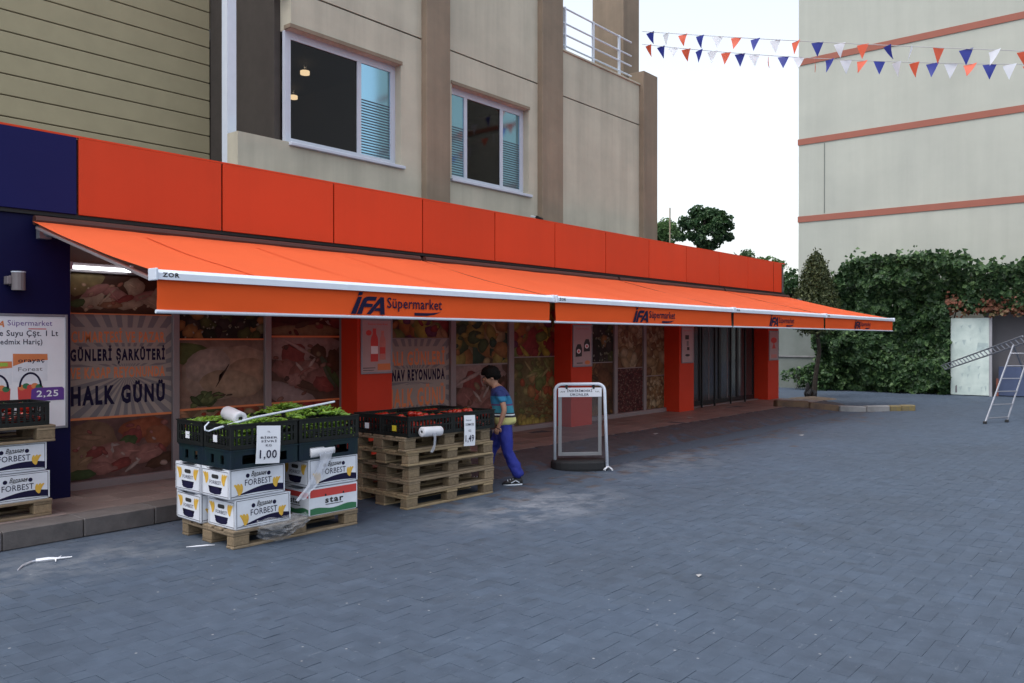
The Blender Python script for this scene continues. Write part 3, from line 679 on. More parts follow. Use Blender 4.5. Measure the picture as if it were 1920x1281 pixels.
# balcony recess at the west end
wallbox(5.45, 6.19, 3.41, 3.42, name='balcony_ledge')
yel = mat('ochre_siding', (.38, .33, .21), .8, var=.1, scale=3)
for k in range(26):
    mb = MB(); mb.box(-3, 6.09, 10.40 - .012 * (k % 1), 10.43, 3.42 + k * .24, 3.42 + k * .24 + .228, yel, ch=.006); U_(mb, 'siding_board')
mb = MB(); mb.box(-3, 6.09, 10.44, 10.6, 3.4, 9.6, M['brown_plaster']); U_(mb, 'recess_wall')
mb = MB(); mb.box(5.5, 5.62, 9.0, 9.12, 3.41, 6.6, M['white_metal']); U_(mb, 'balcony_post')
def window(w, split, name_open):
    x0, x1, z0, z1 = w; yb = UY + .12
    mb = MB()
    for a, b, c, d in ((x0, x0 + .05, z0, z1), (x1 - .05, x1, z0, z1), (x0 + .05, x1 - .05, z0, z0 + .05), (x0 + .05, x1 - .05, z1 - .06, z1)):
        mb.box(a, b, yb, yb + .06, c, d, M['white_paint'])
    f = U_(mb, 'window')
    mb = MB(); mb.box(x0 - .03, x1 + .05, UY - .05, yb - .001, z0 - .045, z0 - .002, M['white_paint'], ch=.006); U_(mb, 'sill', None, f)
    mb = MB(); mb.box(x0 - .02, x1 + .02, UY - .012, yb, z1 + .001, z1 + .05, M['brown_plaster']); U_(mb, 'lintel_strip', None, f)
    for (a, b, filmed) in split:
        mb = MB(); e = .035
        for q in ((a, a + e, z0 + .05, z1 - .06), (b - e, b, z0 + .05, z1 - .06), (a + e, b - e, z0 + .05, z0 + .085), (a + e, b - e, z1 - .095, z1 - .06)):
            mb.box(q[0], q[1], yb + .004, yb + .05, q[2], q[3], M['white_paint'])
        U_(mb, 'sash', None, f)
        mb = MB(); mb.box(a + e, b - e, yb + .020, yb + .026, z0 + .085, z1 - .095, M['mirror_blue'] if filmed else M['window_glass']); U_(mb, 'pane', None, f)
        if filmed:
            mb = MB(); z = z0 + .10
            while z < z0 + (z1 - z0) * .60:
                mb.box(a + e + .008, b - e - .008, yb + .0165, yb + .0185, z, z + .017, M['film_stripe']); z += .038
            U_(mb, 'stripe_film', None, f)
M['window_glass'] = glass_mat('window_glass', (.34, .32, .31), .98, .03, film=(.03, .03, .03), ior=1.28)
window(W2, ((9.11, 9.50, True), (9.50, 10.36, False), (10.36, 10.87, True)), 1)
window(W1, ((6.24, 7.38, False), (7.38, 7.98, True)), 0)
for x, y, z in ((10.55, 10.6, 5.60), (7.65, 10.4, 5.60), (8.3, 11.6, 5.60)):
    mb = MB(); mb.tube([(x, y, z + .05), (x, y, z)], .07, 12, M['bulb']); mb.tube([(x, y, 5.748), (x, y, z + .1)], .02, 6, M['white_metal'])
    tag(mb.build('ceiling_lamp'), {10.55: 'lit round lamp inside the three part upper window', 7.65: 'lit round lamp inside the wide upper window beside the balcony', 8.3: 'second lit lamp deep in the room behind the wide upper window'}[x], 'lamp', 'ceiling lamps in the flats')

# ------------------------------------------------------------------ far building, boundary wall
FX = 27.6
farb = thing('far_building', 'tall windowless pale green grey gable with terracotta bands beyond the forecourt', 'building', (34, 0, 0))
mb = MB(); mb.box(FX, 44, -14, 10.43, -.1, 19, M['far_wall']); mb.build('wall', None, farb, world=True)
for z in (2.95, 5.62, 8.20, 10.86, 13.5, 16.1):
    mb = MB(); mb.box(FX - .025, FX - .001, -14.02, 10.455, z - .10, z + .10, M['stripe_red']); mb.build('band', None, farb, world=True)
mb = MB(); mb.box(FX - .012, FX - .001, 9.56, 9.585, 5.76, 8.06, M['grey_wall']); mb.build('drip_strip', None, farb, world=True)
gw = thing('boundary_wall', 'low mossy grey wall running behind the ivy beyond the pillar', 'wall', (27.3, 8, 0))
mb = MB(); mb.box(27.2, 27.45, 8.2, 13.5, -.1, 2.4, M['grey_wall']); mb.build('wall', None, gw, world=True)
for z in (1.02, 2.4):
    mb = MB(); mb.box(27.16, 27.47, 8.2, 13.5, z + .002, z + .05, M['kerb']); mb.build('coping', None, gw, world=True)
gw2 = thing('recess_wall', 'dull mauve grey wall under the overhanging ivy beside the white panel', 'wall', (27.3, 3, 0))
mb = MB(); mb.box(27.2, 27.5, -3, 4.86, -.1, 2.7, mat('mauve_grey_render', (.14, .135, .15), .9, var=.15, scale=2)); mb.build('wall', None, gw2, world=True)

# ------------------------------------------------------------------ leaves
def leaf_mesh(name, P, N, size, m, long=1.5, fold=.25):
    """one folded leaf (4 triangles) at each point, facing roughly along N"""
    n = len(P); P = np.asarray(P, float); N = np.asarray(N, float); N /= np.linalg.norm(N, axis=1)[:, None] + 1e-9
    t = rng.normal(size=(n, 3)); t -= (t * N).sum(1)[:, None] * N; t /= np.linalg.norm(t, axis=1)[:, None] + 1e-9
    b = np.cross(N, t); s = np.asarray(size).reshape(-1, 1) * np.ones((n, 1))
    a0 = P - t * s * long * .5; a1 = P + t * s * long * .5; c = P + N * s * -fold * .4
    l_ = P + b * s * .5 + N * s * fold - t * s * .1; r_ = P - b * s * .5 + N * s * fold - t * s * .1
    V = np.stack([a0, l_, a1, r_, c], 1).reshape(-1, 3)
    i = np.arange(n)[:, None] * 5
    F = np.concatenate([i + np.array([[0, 4, 1]]), i + np.array([[1, 4, 2]]), i + np.array([[2, 4, 3]]), i + np.array([[3, 4, 0]])], 0)
    me = bpy.data.meshes.new(name); me.vertices.add(len(V)); me.vertices.foreach_set('co', V.astype(np.float32).ravel())
    me.loops.add(F.size); me.loops.foreach_set('vertex_index', F.ravel().astype(np.int32))
    me.polygons.add(len(F)); me.polygons.foreach_set('loop_start', np.arange(0, F.size, 3, dtype=np.int32))
    me.materials.append(m); me.update(calc_edges=True); me.validate(); return me
def clumps(center, rad, n, per, spread, squash=1.0, shell=.55):
    P = []; N = []
    for _ in range(n):
        d = rng.normal(size=3); d /= np.linalg.norm(d); r = shell + (1 - shell) * rng.random()
        c = np.array(center) + d * np.array(rad) * r
        q = rng.normal(size=(per, 3)); q *= (rng.random((per, 1)) ** .4) / (np.linalg.norm(q, axis=1)[:, None]) * spread
        P.append(c + q * np.array([1, 1, squash])); N.append(q + np.array([0, 0, .25 * spread]) + rng.normal(size=(per, 3)) * .5 * spread)
    return np.concatenate(P), np.concatenate(N)
def nz(x, y, z=0): return noise.noise((x, y, z))
# ivy: draped over the boundary wall, uneven edge and depth
def ivy_region(n, depth0):
    P = []; N = []
    while len(P) < n:
        y = random.uniform(-1.5, 9.9); z = random.uniform(0, 4.5)
        top = 4.05 + .22 * nz(y * 1.1, 3) + .16 * nz(y * 3.7, 9) if y > 5.1 else 3.68 + .25 * nz(y * 1.3, 5) + .15 * nz(y * 4, 2)
        if y > 8.3: top -= (y - 8.3) * 1.1
        west = 9.25 + .45 * nz(z * 1.2, 7) + (.35 if z < 1.9 else -.2) + .25 * nz(z * 4, 1)
        bot = .04 + .07 * nz(y * 3, 11) if y > 5.65 + .12 * nz(z * 3, 4) else 2.45 + .3 * nz(y * 1.7, 13)
        if z > top or y > west or z < bot: continue
        if y < 5.4 and random.random() < .3: continue
        d = .40 + .50 * nz(y * .8, z * .9, 2) + .36 * nz(y * 2.1, z * 2.3, 5) + .14 * nz(y * 5, z * 5, 8) + .45 * ss(2.7, 3.5, z + .3 * nz(y * 1.5, 4))
        d = max(.05, d) * depth0 + random.uniform(-.06, .06)
        if z > top - .25 and random.random() < .1: z += random.uniform(0, .28)
        P.append((27.18 - d - .15, y, z)); e = .15
        gx = nz((y + e) * 1.8, z * 1.8) - nz((y - e) * 1.8, z * 1.8); gz = nz(y * 1.8, (z + e) * 1.8) - nz(y * 1.8, (z - e) * 1.8)
        N.append((-1 + random.gauss(0, .45), gx * 1.2 + random.gauss(0, .5), gz * 1.2 + random.gauss(.35, .5)))
    return P, N
ivy = thing('ivy_hedge', 'dense dark green ivy covering the boundary wall beneath the pale gable', 'ivy', (27.2, 6, 0))
def leaves_into(root, name, P, N, size, m, **k):
    P = np.asarray(P, float) - np.array(wloc(root)); return obj(name, leaf_mesh(name, P, N, size, m, **k), root)
P, N = ivy_region(17000, 1.0); leaves_into(ivy, 'foliage', P, N, rng.uniform(.05, .16, len(P)), M['leaf_ivy'], long=1.25)
P, N = ivy_region(7000, .35); leaves_into(ivy, 'inner_foliage', P, N, rng.uniform(.12, .2, len(P)), M['leaf_ivy'], long=1.2)
mb = MB()
for _ in range(26):
    y = random.uniform(5.7, 9.2); p = [(27.1, y, 0)]
    for k in range(6): y += random.uniform(-.18, .18); p.append((27.05 - random.uniform(0, .12), y, .55 * (k + 1)))
    mb.tube(p, [.03, .028, .024, .02, .016, .012, .008], 5, M['bark'])
mb.build('stem', None, ivy, world=True)
rb = thing('red_leaf_creeper', 'rust red leaved creeper spilling over the top of the white panel', 'creeper', (26.7, 4.6, 2.3))
P = []; N = []
for _ in range(1000):
    y = random.uniform(2.8, 5.7); z = 2.62 - (5.4 - y) * .10 + random.gauss(0, .14) + .1 * nz(y * 3, 1)
    if z < 2.22: continue
    P.append((26.62 + random.gauss(0, .12), y, z)); N.append((-1 + random.gauss(0, .5), random.gauss(0, .5), .4 + random.gauss(0, .5)))
leaves_into(rb, 'foliage', P, N, rng.uniform(.05, .11, len(P)), M['leaf_red'])
mb = MB()
for k in range(6):
    y = 3.0 + k * .45; mb.tube([(27.1, y, 2.9), (26.75, y + .1, 2.75), (26.6, y + .15, 2.5)], [.015, .012, .006], 5, M['bark'])
mb.build('stem', None, rb, world=True)

# cypress by the kerb
CX, CY = 22.95, 8.25
cy = thing('cypress_tree', 'small conical brownish green cypress on a bare trunk behind the shop corner', 'tree', (CX, CY, 0))
lean = np.array([.0, -.04])
mb = MB(); mb.tube([(0, 0, -.05), (.02, -.05, .6), (.05, -.14, 1.3), (.03, -.06, 2.0), (.0, -.06, 3.4)], [.085, .065, .058, .052, .015], 8, M['bark']); mb.build('trunk', None, cy)
P = []; N = []
for _ in range(1000):
    z = 1.98 + 1.80 * random.random() ** 1.15; t = (z - 1.98) / 1.80
    rr = .70 * (1 - t) ** .6 * (1 - .35 * max(0, .25 - t) / .25) * random.uniform(.35, 1.03)
    a = random.uniform(0, 2 * math.pi); c = np.array([lean[0] * z / 2.4 + rr * math.cos(a), lean[1] * z / 2.4 + rr * math.sin(a), z])
    q = rng.normal(size=(24, 3)) * np.array([.055, .055, .11]); P.append(c + q); N.append(np.tile([math.cos(a), math.sin(a), .1], (24, 1)) + rng.normal(size=(24, 3)) * .5)
cyf = obj('crown', leaf_mesh('crown', np.concatenate(P), np.concatenate(N), rng.uniform(.025, .06, 1000 * 24), M['leaf_cypress'], long=2.2), cy)
def tree(name, label, px, py, Z, rx, rz_, n, per, spread, size, m, cat='tree'):
    Xc = (px - 960) / 1560 * Z; X = Z * ca + Xc * sa; Y = Z * sa - Xc * ca; z = CAM_H + (636 - py) * Z / 1560
    t = thing(name, label, cat, (X, Y, 0))
    P, N = clumps((0, 0, z), (rx, rx, rz_), n, per, spread, .8)
    obj('crown', leaf_mesh('crown', P, N, rng.uniform(size * .6, size * 1.3, len(P)), m), t)
    mb = MB(); mb.tube([(0, 0, -.1), (.05, 0, z * .45), (0, .05, z), (.05, 0, z + rz_ * .6)], [rx * .12, rx * .09, rx * .06, .01], 8, M['bark'])
    for k in range(9):
        a = random.uniform(0, 6.28); d = rx * random.uniform(.6, .95); z0 = z - rz_ * random.uniform(.1, .6)
        mb.tube([(0, 0, z0), (d * .5 * math.cos(a), d * .5 * math.sin(a), z0 + rz_ * .35), (d * math.cos(a), d * math.sin(a), z0 + rz_ * random.uniform(.5, 1))], [rx * .035, rx * .022, .008], 5, M['bark'])
    mb.build('trunk', None, t); return t
tree('broadleaf_tree', 'full dark green round tree showing over the orange parapet against the white sky', 1322, 428, 40, 1.35, 1.1, 75, 80, .27, .12, M['leaf_tree'])
tree('broadleaf_tree', 'loose lighter green tree beside the corner of the beige block', 1240, 437, 38, .62, .55, 26, 60, .3, .11, M['leaf_light'])
tree('broadleaf_tree', 'low green tree top peeping over the end of the orange parapet', 1392, 486, 36, .55, .35, 16, 40, .28, .10, M['leaf_tree'])
tree('broadleaf_tree', 'sparse pale green twigs sticking up at the rounded parapet end', 1440, 498, 33, .75, .32, 22, 26, .2, .085, M['leaf_light'])
tree('broadleaf_tree', 'bushy dark green shrub tree between the shop corner and the cypress', 1486, 548, 30, .75, .75, 34, 70, .32, .10, M['leaf_tree'])
# tall mast
mb = MB(); Xc = (1256 - 960) / 1560 * 36; mb.tube([(0, 0, 0), (0, 0, 7.3)], [.045, .03], 8, mat('old_wood_mast', (.30, .24, .17), .8, var=.2))
o = mb.build('mast'); o.location = (36 * ca + Xc * sa, 36 * sa - Xc * ca, 0); tag(o, 'thin bare wooden mast standing among the trees behind the shop', 'mast')
# weeds along the wall foot
wd = thing('weed_plant', 'low leafy weeds at the foot of the boundary wall by the red pillar', 'plant', (26.6, 9.7, 0))
P, N = clumps((0, 0, .38), (.5, .9, .35), 16, 40, .25, .8, .2); obj('foliage', leaf_mesh('foliage', P, N, rng.uniform(.06, .12, len(P)), M['leaf_ivy']), wd)
mb = MB()
for k in range(7): mb.tube([(random.uniform(-.2, .2), random.uniform(-.5, .5), 0), (random.uniform(-.3, .3), random.uniform(-.6, .6), .5)], [.012, .005], 5, M['bark'])
mb.build('stem', None, wd)

# ------------------------------------------------------------------ awnings
AF, AB = 5.86, 8.0
M['roller'] = mat('dark_red_brown_cassette', (.06, .018, .014), .6)
def logo(F, parent):
    mb = MB(); m = M['navy_ink']
    for poly in ([(0, 0), (.05, 0), (.112, .79), (.072, .79)], [(.071, .83), (.112, .87), (.122, 1), (.082, 1)],
                 [(.058, 0), (.11, .55), (.125, .70), (.15, .79), (.18, .82), (.266, .82), (.25, .64), (.18, .63), (.16, .60), (.155, .50), (.225, .48), (.21, .33), (.13, .33), (.109, 0)],
                 [(.154, 0), (.2, 0), (.297, .55), (.30, .81)], [(.297, 0), (.346, 0), (.337, .81), (.30, .81), (.297, .55)], [(.232, .16), (.297, .16), (.297, .30), (.258, .30)]):
        mb.fpoly(F, poly, m, .0)
    mb.fpoly(F, [(.673, 0), (.82, .005), (.90, .06), (.987, .20), (.87, .15), (.78, .14), (.673, .14)], m)
    mb.text(F, 'Süpermarket', .372, 1.0, .16, .82, m, 0, .012)
    return mb.build('printed_logo', None, parent, world=True)
AWL = ['orange awning with white front bar, at the blue pier end nearest the camera', 'orange awning over the sale stand and walking boy', 'orange awning in front of the dark glass doors', 'farthest orange awning, its free end beside the ivy']
for i, (a, b, lx) in enumerate(((2.97, 7.745, 4.778), (7.80, 12.585, 9.537), (12.615, 16.835, 14.06), (16.865, 21.63, 18.68))):
    t = thing('awning', AWL[i], 'awning', ((a + b) / 2, AB, 2.6), 0, 'orange awnings along the shop front')
    br = b if i < 3 else 20.55
    mb = MB(); nu, nv = 60, 14; pts = []
    for j in range(nv + 1):
        v = j / nv
        for k in range(nu + 1):
            u = k / nu; x = (a + (b - a) * u) * v + (a + (br - a) * u) * (1 - v)
            sag = -.022 * math.sin(math.pi * v) - .006 * math.sin(u * 9 + i * 2) * math.sin(math.pi * v) + .007 * nz(u * 7 + i, v * 3) + .005 * nz(u * 19 + i * 3, v * 1.4)
            pts.append((x, AB + (AF - AB) * v, 2.665 + (2.118 - 2.665) * v + sag))
    mb.add(pts, [(j * (nu + 1) + k, (j + 1) * (nu + 1) + k, (j + 1) * (nu + 1) + k + 1, j * (nu + 1) + k + 1) for j in range(nv) for k in range(nu)], M['fabric'])
    mb.build('canopy', None, t, world=True, smooth=True)
    sx = a + .9
    while sx < b - .3:
        mb = MB(); q = [(sx, AB + (AF - AB) * v, 2.665 + (2.118 - 2.665) * v - .022 * math.sin(math.pi * v) + .0065) for v in [k / 8 for k in range(1, 9)]]
        for p0, p1 in zip(q[:-1], q[1:]): mb.quad((p0[0] - .012, p0[1], p0[2]), (p0[0] + .012, p0[1], p0[2]), (p1[0] + .012, p1[1], p1[2]), (p1[0] - .012, p1[1], p1[2]), M['fabric'])
        if sx < br - .1: mb.build('seam', None, t, world=True)
        sx += 1.2
    mb = MB(); pr = [(5.795, 2.052), (5.80, 2.10), (5.83, 2.126), (5.875, 2.126), (5.90, 2.10), (5.90, 2.052)]
    n_ = len(pr); mb.add([(a, y, z) for y, z in pr] + [(b, y, z) for y, z in pr], [tuple(range(n_ - 1, -1, -1)), tuple(range(n_, 2 * n_))] + [(k, (k + 1) % n_, n_ + (k + 1) % n_, n_ + k) for k in range(n_)], M['white_metal'])
    fb_ = mb.build('front_bar', None, t, world=True)
    for x in (a, b - .012):
        mb = MB(); mb.box(x - .004, x + .016, 5.789, 5.906, 2.045, 2.133, M['white_metal'], ch=.004); mb.build('end_cap', None, fb_, world=True)
    mb = MB(); mb.text(((a + .05, 5.7945, 2.07), (1, 0, 0), (0, 0, 1)), 'ZOR', 0, .13, 0, .034, M['ink'], 0, .03); mb.build('maker_mark', None, fb_, world=True)
    mb = MB(); nu = 40; rows = 5; pts = []
    for j in range(rows + 1):
        z = 2.052 + (1.832 - 2.052) * j / rows
        for k in range(nu + 1):
            u = k / nu; pts.append((a + .03 + (b - a - .06) * u, 5.838 + .010 * nz(u * 9 + i * 5, j * .35) * (j + 1) / rows, z))
    mb.add(pts, [(j * (nu + 1) + k, (j + 1) * (nu + 1) + k, (j + 1) * (nu + 1) + k + 1, j * (nu + 1) + k + 1) for j in range(rows) for k in range(nu)], M['valance'])
    v_ = mb.build('valance', None, t, world=True, smooth=True)
    mb = MB(); mb.tube([(a + .02, 5.838, 1.82), (b - .02, 5.838, 1.82)], .014, 8, M['white_metal']); mb.build('hem_bar', None, t, world=True)
    logo(((lx, 5.8275, 1.845), (1.15, 0, 0), (0, 0, .198)), v_)
    mb = MB(); mb.tube([(a + .02, AB + .02, 2.68), (br - .02, AB + .02, 2.68)], .045, 10, M['roller']); mb.build('roller_tube', None, t, world=True)
    for s, ax in ((1, a + .10), (-1, b - .35)):
        ex = ax + s * .75
        mb = MB(); mb.tube([(ax, AB, 2.575), (ex, 6.95, 2.31)], [.03, .026], 8, M['alu']); mb.tube([(ex, 6.95, 2.31), (ax + s * .1, 5.9, 2.07)], [.026, .022], 8, M['alu'])
        mb.tube([(ex, 6.95, 2.27), (ex, 6.95, 2.345)], .036, 8, M['alu']); mb.box(ax - .05, ax + .05, AB - .02, AB + .06, 2.52, 2.66, M['alu']); mb.build('folding_arm', None, t, world=True)
    mb = MB(); mb.box(a + .005, a + .055, 5.93, 7.95, -.02, 0, M['frame_grey'])
    k = (2.63 - 2.09) / (7.95 - 5.93); mb.v = [(x, y, z + 2.075 + (y - 5.93) * k) for x, y, z in mb.v]; mb.build('edge_rail', None, t, world=True)
# ------------------------------------------------------------------ fittings under the awning
t = thing('tube_light', 'lit white fluorescent tube under the awning above the sausage print', 'lamp', (3.70, 8.33, 2.31))
mb = MB(); mb.tube([(-.26, 0, 0), (.30, 0, 0)], .017, 10, M['lamp']); mb.build('tube', None, t)
mb = MB(); mb.box(-.27, .31, .012, .045, .012, .05, M['frame_grey'], ch=.004); mb.box(-.285, -.26, -.02, .04, -.02, .05, M['white_metal']); mb.box(.30, .325, -.02, .04, -.02, .05, M['white_metal']); mb.box(-.2, -.16, .04, .11, .02, .05, M['white_metal']); mb.box(.2, .24, .04, .11, .02, .05, M['white_metal']); mb.build('housing', None, t)
t = thing('wall_lamp', 'small pale grey cylinder lamp bracketed on the navy pier', 'lamp', (2.86, 8.02, 2.05))
mb = MB(); mb.tube([(0, 0, .0), (0, 0, .16)], .055, 14, M['frame_grey']); mb.tube([(0, 0, .155), (0, 0, .165)], .058, 14, M['white_metal']); mb.build('housing', None, t)
mb = MB(); mb.box(-.09, -.055, -.01, .08, .05, .12, M['frame_grey'], ch=.004); mb.box(-.05, .05, .05, .08, .04, .13, M['frame_grey']); mb.build('bracket', None, t)
t = thing('security_camera', 'tiny dark camera on a wire bracket at the foot of the pilaster above the parapet', 'camera', (10.95, 8.55, 3.62))
mb = MB(); mb.tube([(-.07, -.05, .02), (.07, -.05, 0)], .03, 8, M['black_metal']); mb.tube([(0, .13, .06), (0, -.05, .03)], .012, 6, M['white_metal']); mb.build('housing', None, t)
t = thing('security_camera', 'white camera sticking out at the rounded end of the orange parapet', 'camera', (20.56, 8.7, 3.28))
mb = MB(); mb.tube([(-.02, 0, .04), (.25, -.12, .02)], .035, 8, M['white_metal']); mb.build('housing', None, t)

def poster(label, x0, x1, z0, z1, y, content):
    t = thing('poster_board', label, 'poster', ((x0 + x1) / 2, y, z0))
    w, h = x1 - x0, z1 - z0; hx = w / 2
    mb = MB(); e = .022
    for a, b, c, d in ((-hx, -hx + e, 0, h), (hx - e, hx, 0, h), (-hx + e, hx - e, 0, e), (-hx + e, hx - e, h - e, h)): mb.box(a, b, -.018, 0, c, d, M['alu'], ch=.003)
    mb.build('frame', None, t)
    mb = MB(); mb.box(-hx + e, hx - e, -.010, -.002, e, h - e, M['paper'] if w > .8 else mat('dull_pink_lit_poster_sheet', (.40, .31, .32), .6, var=.06)); s = mb.build('sheet', None, t)  # pillar sheets: white paper with the dim pink awning light put into its colour
    content(((-hx, -.0105, 0), (1, 0, 0), (0, 0, 1)), w, h, s); return t
def one(nm, par, fn):
    mb = MB(); fn(mb); return mb.build(nm, None, par)
def c_bottles(F, w, h, s):
    def bottle(mb, x, z0, z1, r, m):
        H = z1 - z0; mb.fpoly(F, [(x - r, z0), (x + r, z0), (x + r, z0 + H * .62), (x + r * .9, z0 + H * .72), (x + r * .45, z0 + H * .84), (x + r * .45, z1), (x - r * .45, z1), (x - r * .45, z0 + H * .84), (x - r * .9, z0 + H * .72), (x - r, z0 + H * .62)], m, .0006)
    one('bottle_print', s, lambda mb: (bottle(mb, w * .42, h * .22, h * .82, w * .12, M['red_ink']), bottle(mb, w * .68, h * .25, h * .78, w * .10, M['pink_ink']), mb.frect(F, w * .31, w * .53, h * .36, h * .5, M['paper'], .0010), mb.frect(F, w * .59, w * .77, h * .36, h * .48, M['red_ink'], .0010), mb.fellipse(F, w * .24, h * .74, w * .09, h * .05, M['red_ink'], .0008)))
    one('lettering', s, lambda mb: mb.text(F, 'Süpermarket', w * .22, w * .85, h * .87, h * .92, M['red_ink'], .0006))
    one('caption_print', s, lambda mb: (mb.frect(F, w * .06, w * .45, h * .10, h * .112, M['ink'], .0006), mb.frect(F, w * .06, w * .40, h * .06, h * .07, M['ink'], .0006), mb.frect(F, w * .52, w * .94, h * .06, h * .18, M['orange_ink'], .0006)))
def c_bags(F, w, h, s):
    def bag(mb, x, z):
        mb.fpoly(F, [(x - w * .16, z), (x + w * .16, z + h * .01), (x + w * .17, z + h * .20), (x + w * .10, z + h * .30), (x - w * .06, z + h * .30), (x - w * .15, z + h * .20)], M['ink'], .0006)
        mb.fellipse(F, x, z + h * .13, w * .10, h * .055, M['paper'], .0010); mb.fellipse(F, x, z + h * .13, w * .05, h * .03, M['red_ink'], .0013)
    one('bag_print', s, lambda mb: (bag(mb, w * .30, h * .24), bag(mb, w * .72, h * .36)))
    one('lettering', s, lambda mb: mb.text(F, 'Süpermarket', w * .18, w * .82, h * .88, h * .93, M['red_ink'], .0006))
    one('caption_print', s, lambda mb: (mb.frect(F, w * .2, w * .5, h * .08, h * .10, M['ink'], .0006), mb.fellipse(F, w * .75, h * .10, w * .14, h * .05, M['orange_ink'], .0006)))
def c_text(F, w, h, s):
    one('product_print', s, lambda mb: (mb.frect(F, w * .3, w * .62, h * .66, h * .78, M['ink'], .0006), mb.frect(F, w * .42, w * .6, h * .48, h * .62, M['grey_ink'], .0006), mb.frect(F, w * .45, w * .66, h * .36, h * .45, M['ink'], .0006), mb.fellipse(F, w * .5, h * .22, w * .2, h * .035, M['ink'], .0006)))
    one('lettering', s, lambda mb: mb.text(F, 'Süpermarket', w * .15, w * .85, h * .88, h * .93, M['red_ink'], .0006))
def c_red(F, w, h, s):
    one('product_print', s, lambda mb: (mb.fellipse(F, w * .5, h * .68, w * .32, h * .10, M['red_ink'], .0006), mb.fpoly(F, [(w * .3, h * .4), (w * .7, h * .4), (w * .5, h * .62)], M['red_ink'], .0006), mb.frect(F, w * .2, w * .8, h * .08, h * .2, M['pink_ink'], .0006)))
PFY = PY - .002
poster('framed white poster with red bottles on the first orange pillar', 6.79, 7.31, 1.18, 1.88, PFY, c_bottles)
poster('framed white poster with black bags on the second orange pillar', 11.33, 11.90, 1.15, 1.86, PFY, c_bags)
poster('narrow framed poster with black print on the third orange pillar', 15.10, 15.60, 1.13, 1.86, PFY, c_text)
poster('framed white poster with red shapes on the last orange pillar', 19.50, 20.08, 1.10, 1.82, PFY, c_red)
def c_juice(F, w, h, s):
    def carton(mb, x, z0, z1, r):
        mb.fpoly(F, [(x - r, z0), (x + r, z0), (x + r, z1), (x - r, z1)], M['card'], .0006)
        mb.fpoly(F, [(x - r, z1), (x + r, z1 - .005), (x + r * 1.02, z1 - .06), (x - r * .3, z1 - .075), (x - r, z1 - .11)], M['orange_ink'], .0010)
    def basket(mb, x, z, r):
        mb.fpoly(F, [(x - r, z), (x + r, z), (x + r * 1.05, z + r * 1.1), (x - r * 1.05, z + r * 1.1)], M['red_ink'], .0014)
        for k, m_ in enumerate((M['orange_ink'], M['green_ink'], M['red_ink'], M['orange_ink'], M['green_ink'])): mb.fellipse(F, x - r * .7 + k * r * .35, z + r * (1.05 + .12 * (k % 2)), r * .3, r * .25, m_, .0016 + .0001 * k)
        n = 14; o_ = [(x + r * .95 * math.cos(math.pi * k / n), z + r * 1.1 + r * 1.3 * math.sin(math.pi * k / n)) for k in range(n + 1)]; i_ = [(x + r * .78 * math.cos(math.pi * k / n), z + r * 1.1 + r * 1.12 * math.sin(math.pi * k / n)) for k in range(n + 1)]
        for k in range(n): mb.fpoly(F, [i_[k], o_[k], o_[k + 1], i_[k + 1]], M['navy_ink'], .0020)
    one('carton_print', s, lambda mb: (carton(mb, w * .62, h * .42, h * .66, w * .17), carton(mb, w * .28, h * .40, h * .60, w * .16), mb.frect(F, w * .16, w * .40, h * .555, h * .585, mat('lime_ink', (.28, .45, .06)), .0014)))
    one('basket_print', s, lambda mb: (basket(mb, w * .62, h * .27, w * .12), basket(mb, w * .30, h * .26, w * .12)))
    one('price_label', s, lambda mb: (mb.fpoly(F, [(w * .62, h * .25), (w * .96, h * .25), (w * .96, h * .35), (w * .94, h * .365), (w * .67, h * .365), (w * .63, h * .35)], M['purple_ink'], .0024), mb.text(F, '2,25', w * .68, w * .90, h * .275, h * .34, M['paper'], .0030, .015)))
    for tx, x0, x1, z0, z1, m_, o_, bo, sh in (('Süpermarket', .40, .84, .885, .945, 'purple_ink', .0006, 0, 0), ('İFA', .20, .37, .885, .955, 'orange_ink', .0006, .03, .3), ('Meyve Suyu Çşt. 1 Lt', .14, .90, .795, .86, 'navy_ink', .0006, .012, 0),
            ('(Redmix Hariç)', .26, .74, .725, .785, 'navy_ink', .0006, .012, 0), ('orayaç', .50, .76, .575, .61, 'navy_ink', .0016, .01, 0), ('Forest', .50, .74, .51, .545, 'grey_ink', .0016, 0, 0)):
        one('lettering', s, lambda mb: mb.text(F, tx, w * x0, w * x1, h * z0, h * z1, M[m_], o_, bo, sh))
    one('underline', s, lambda mb: mb.frect(F, w * .60, w * .78, h * .868, h * .876, M['red_ink'], .0006))
poster('large white price poster with juice cartons and fruit baskets on the navy pier', 2.46, 3.30, .80, 1.845, PFY, c_juice)

# ------------------------------------------------------------------ pallets
PH = .137
def make_pallet(label, group):
    t = thing('pallet', label, 'pallet', (0, 0, 0), 0, group); j = lambda: random.uniform(-.002, .002)
    k = PH / .144; z1, z2, z3 = .022 * k, .100 * k, .122 * k
    for y0, w in ((0, .145), (.1875, .10), (.3275, .145), (.5125, .10), (.655, .145)):
        mb = MB(); mb.box(j(), 1.2 + j(), y0, y0 + w, z3, PH, M['wood'], ch=.004); mb.build('deck_board', None, t)
    for x0 in (0, .5275, 1.055):
        mb = MB(); mb.box(x0, x0 + .145, j(), .8 + j(), z2, z3 - .0005, M['wood'], ch=.004); mb.build('stringer_board', None, t)
    for y0, w in ((0, .10), (.3275, .145), (.70, .10)):
        mb = MB(); mb.box(j(), 1.2 + j(), y0, y0 + w, 0, z1, M['wood'], ch=.004); mb.build('bottom_board', None, t)
        for x0 in (0, .5275, 1.055):
            mb = MB(); mb.box(x0 + .002, x0 + .143, y0 + .002, y0 + w - .002, z1 + .0005, z2 - .0005, M['block'], ch=.006); mb.build('block', None, t)
    return t
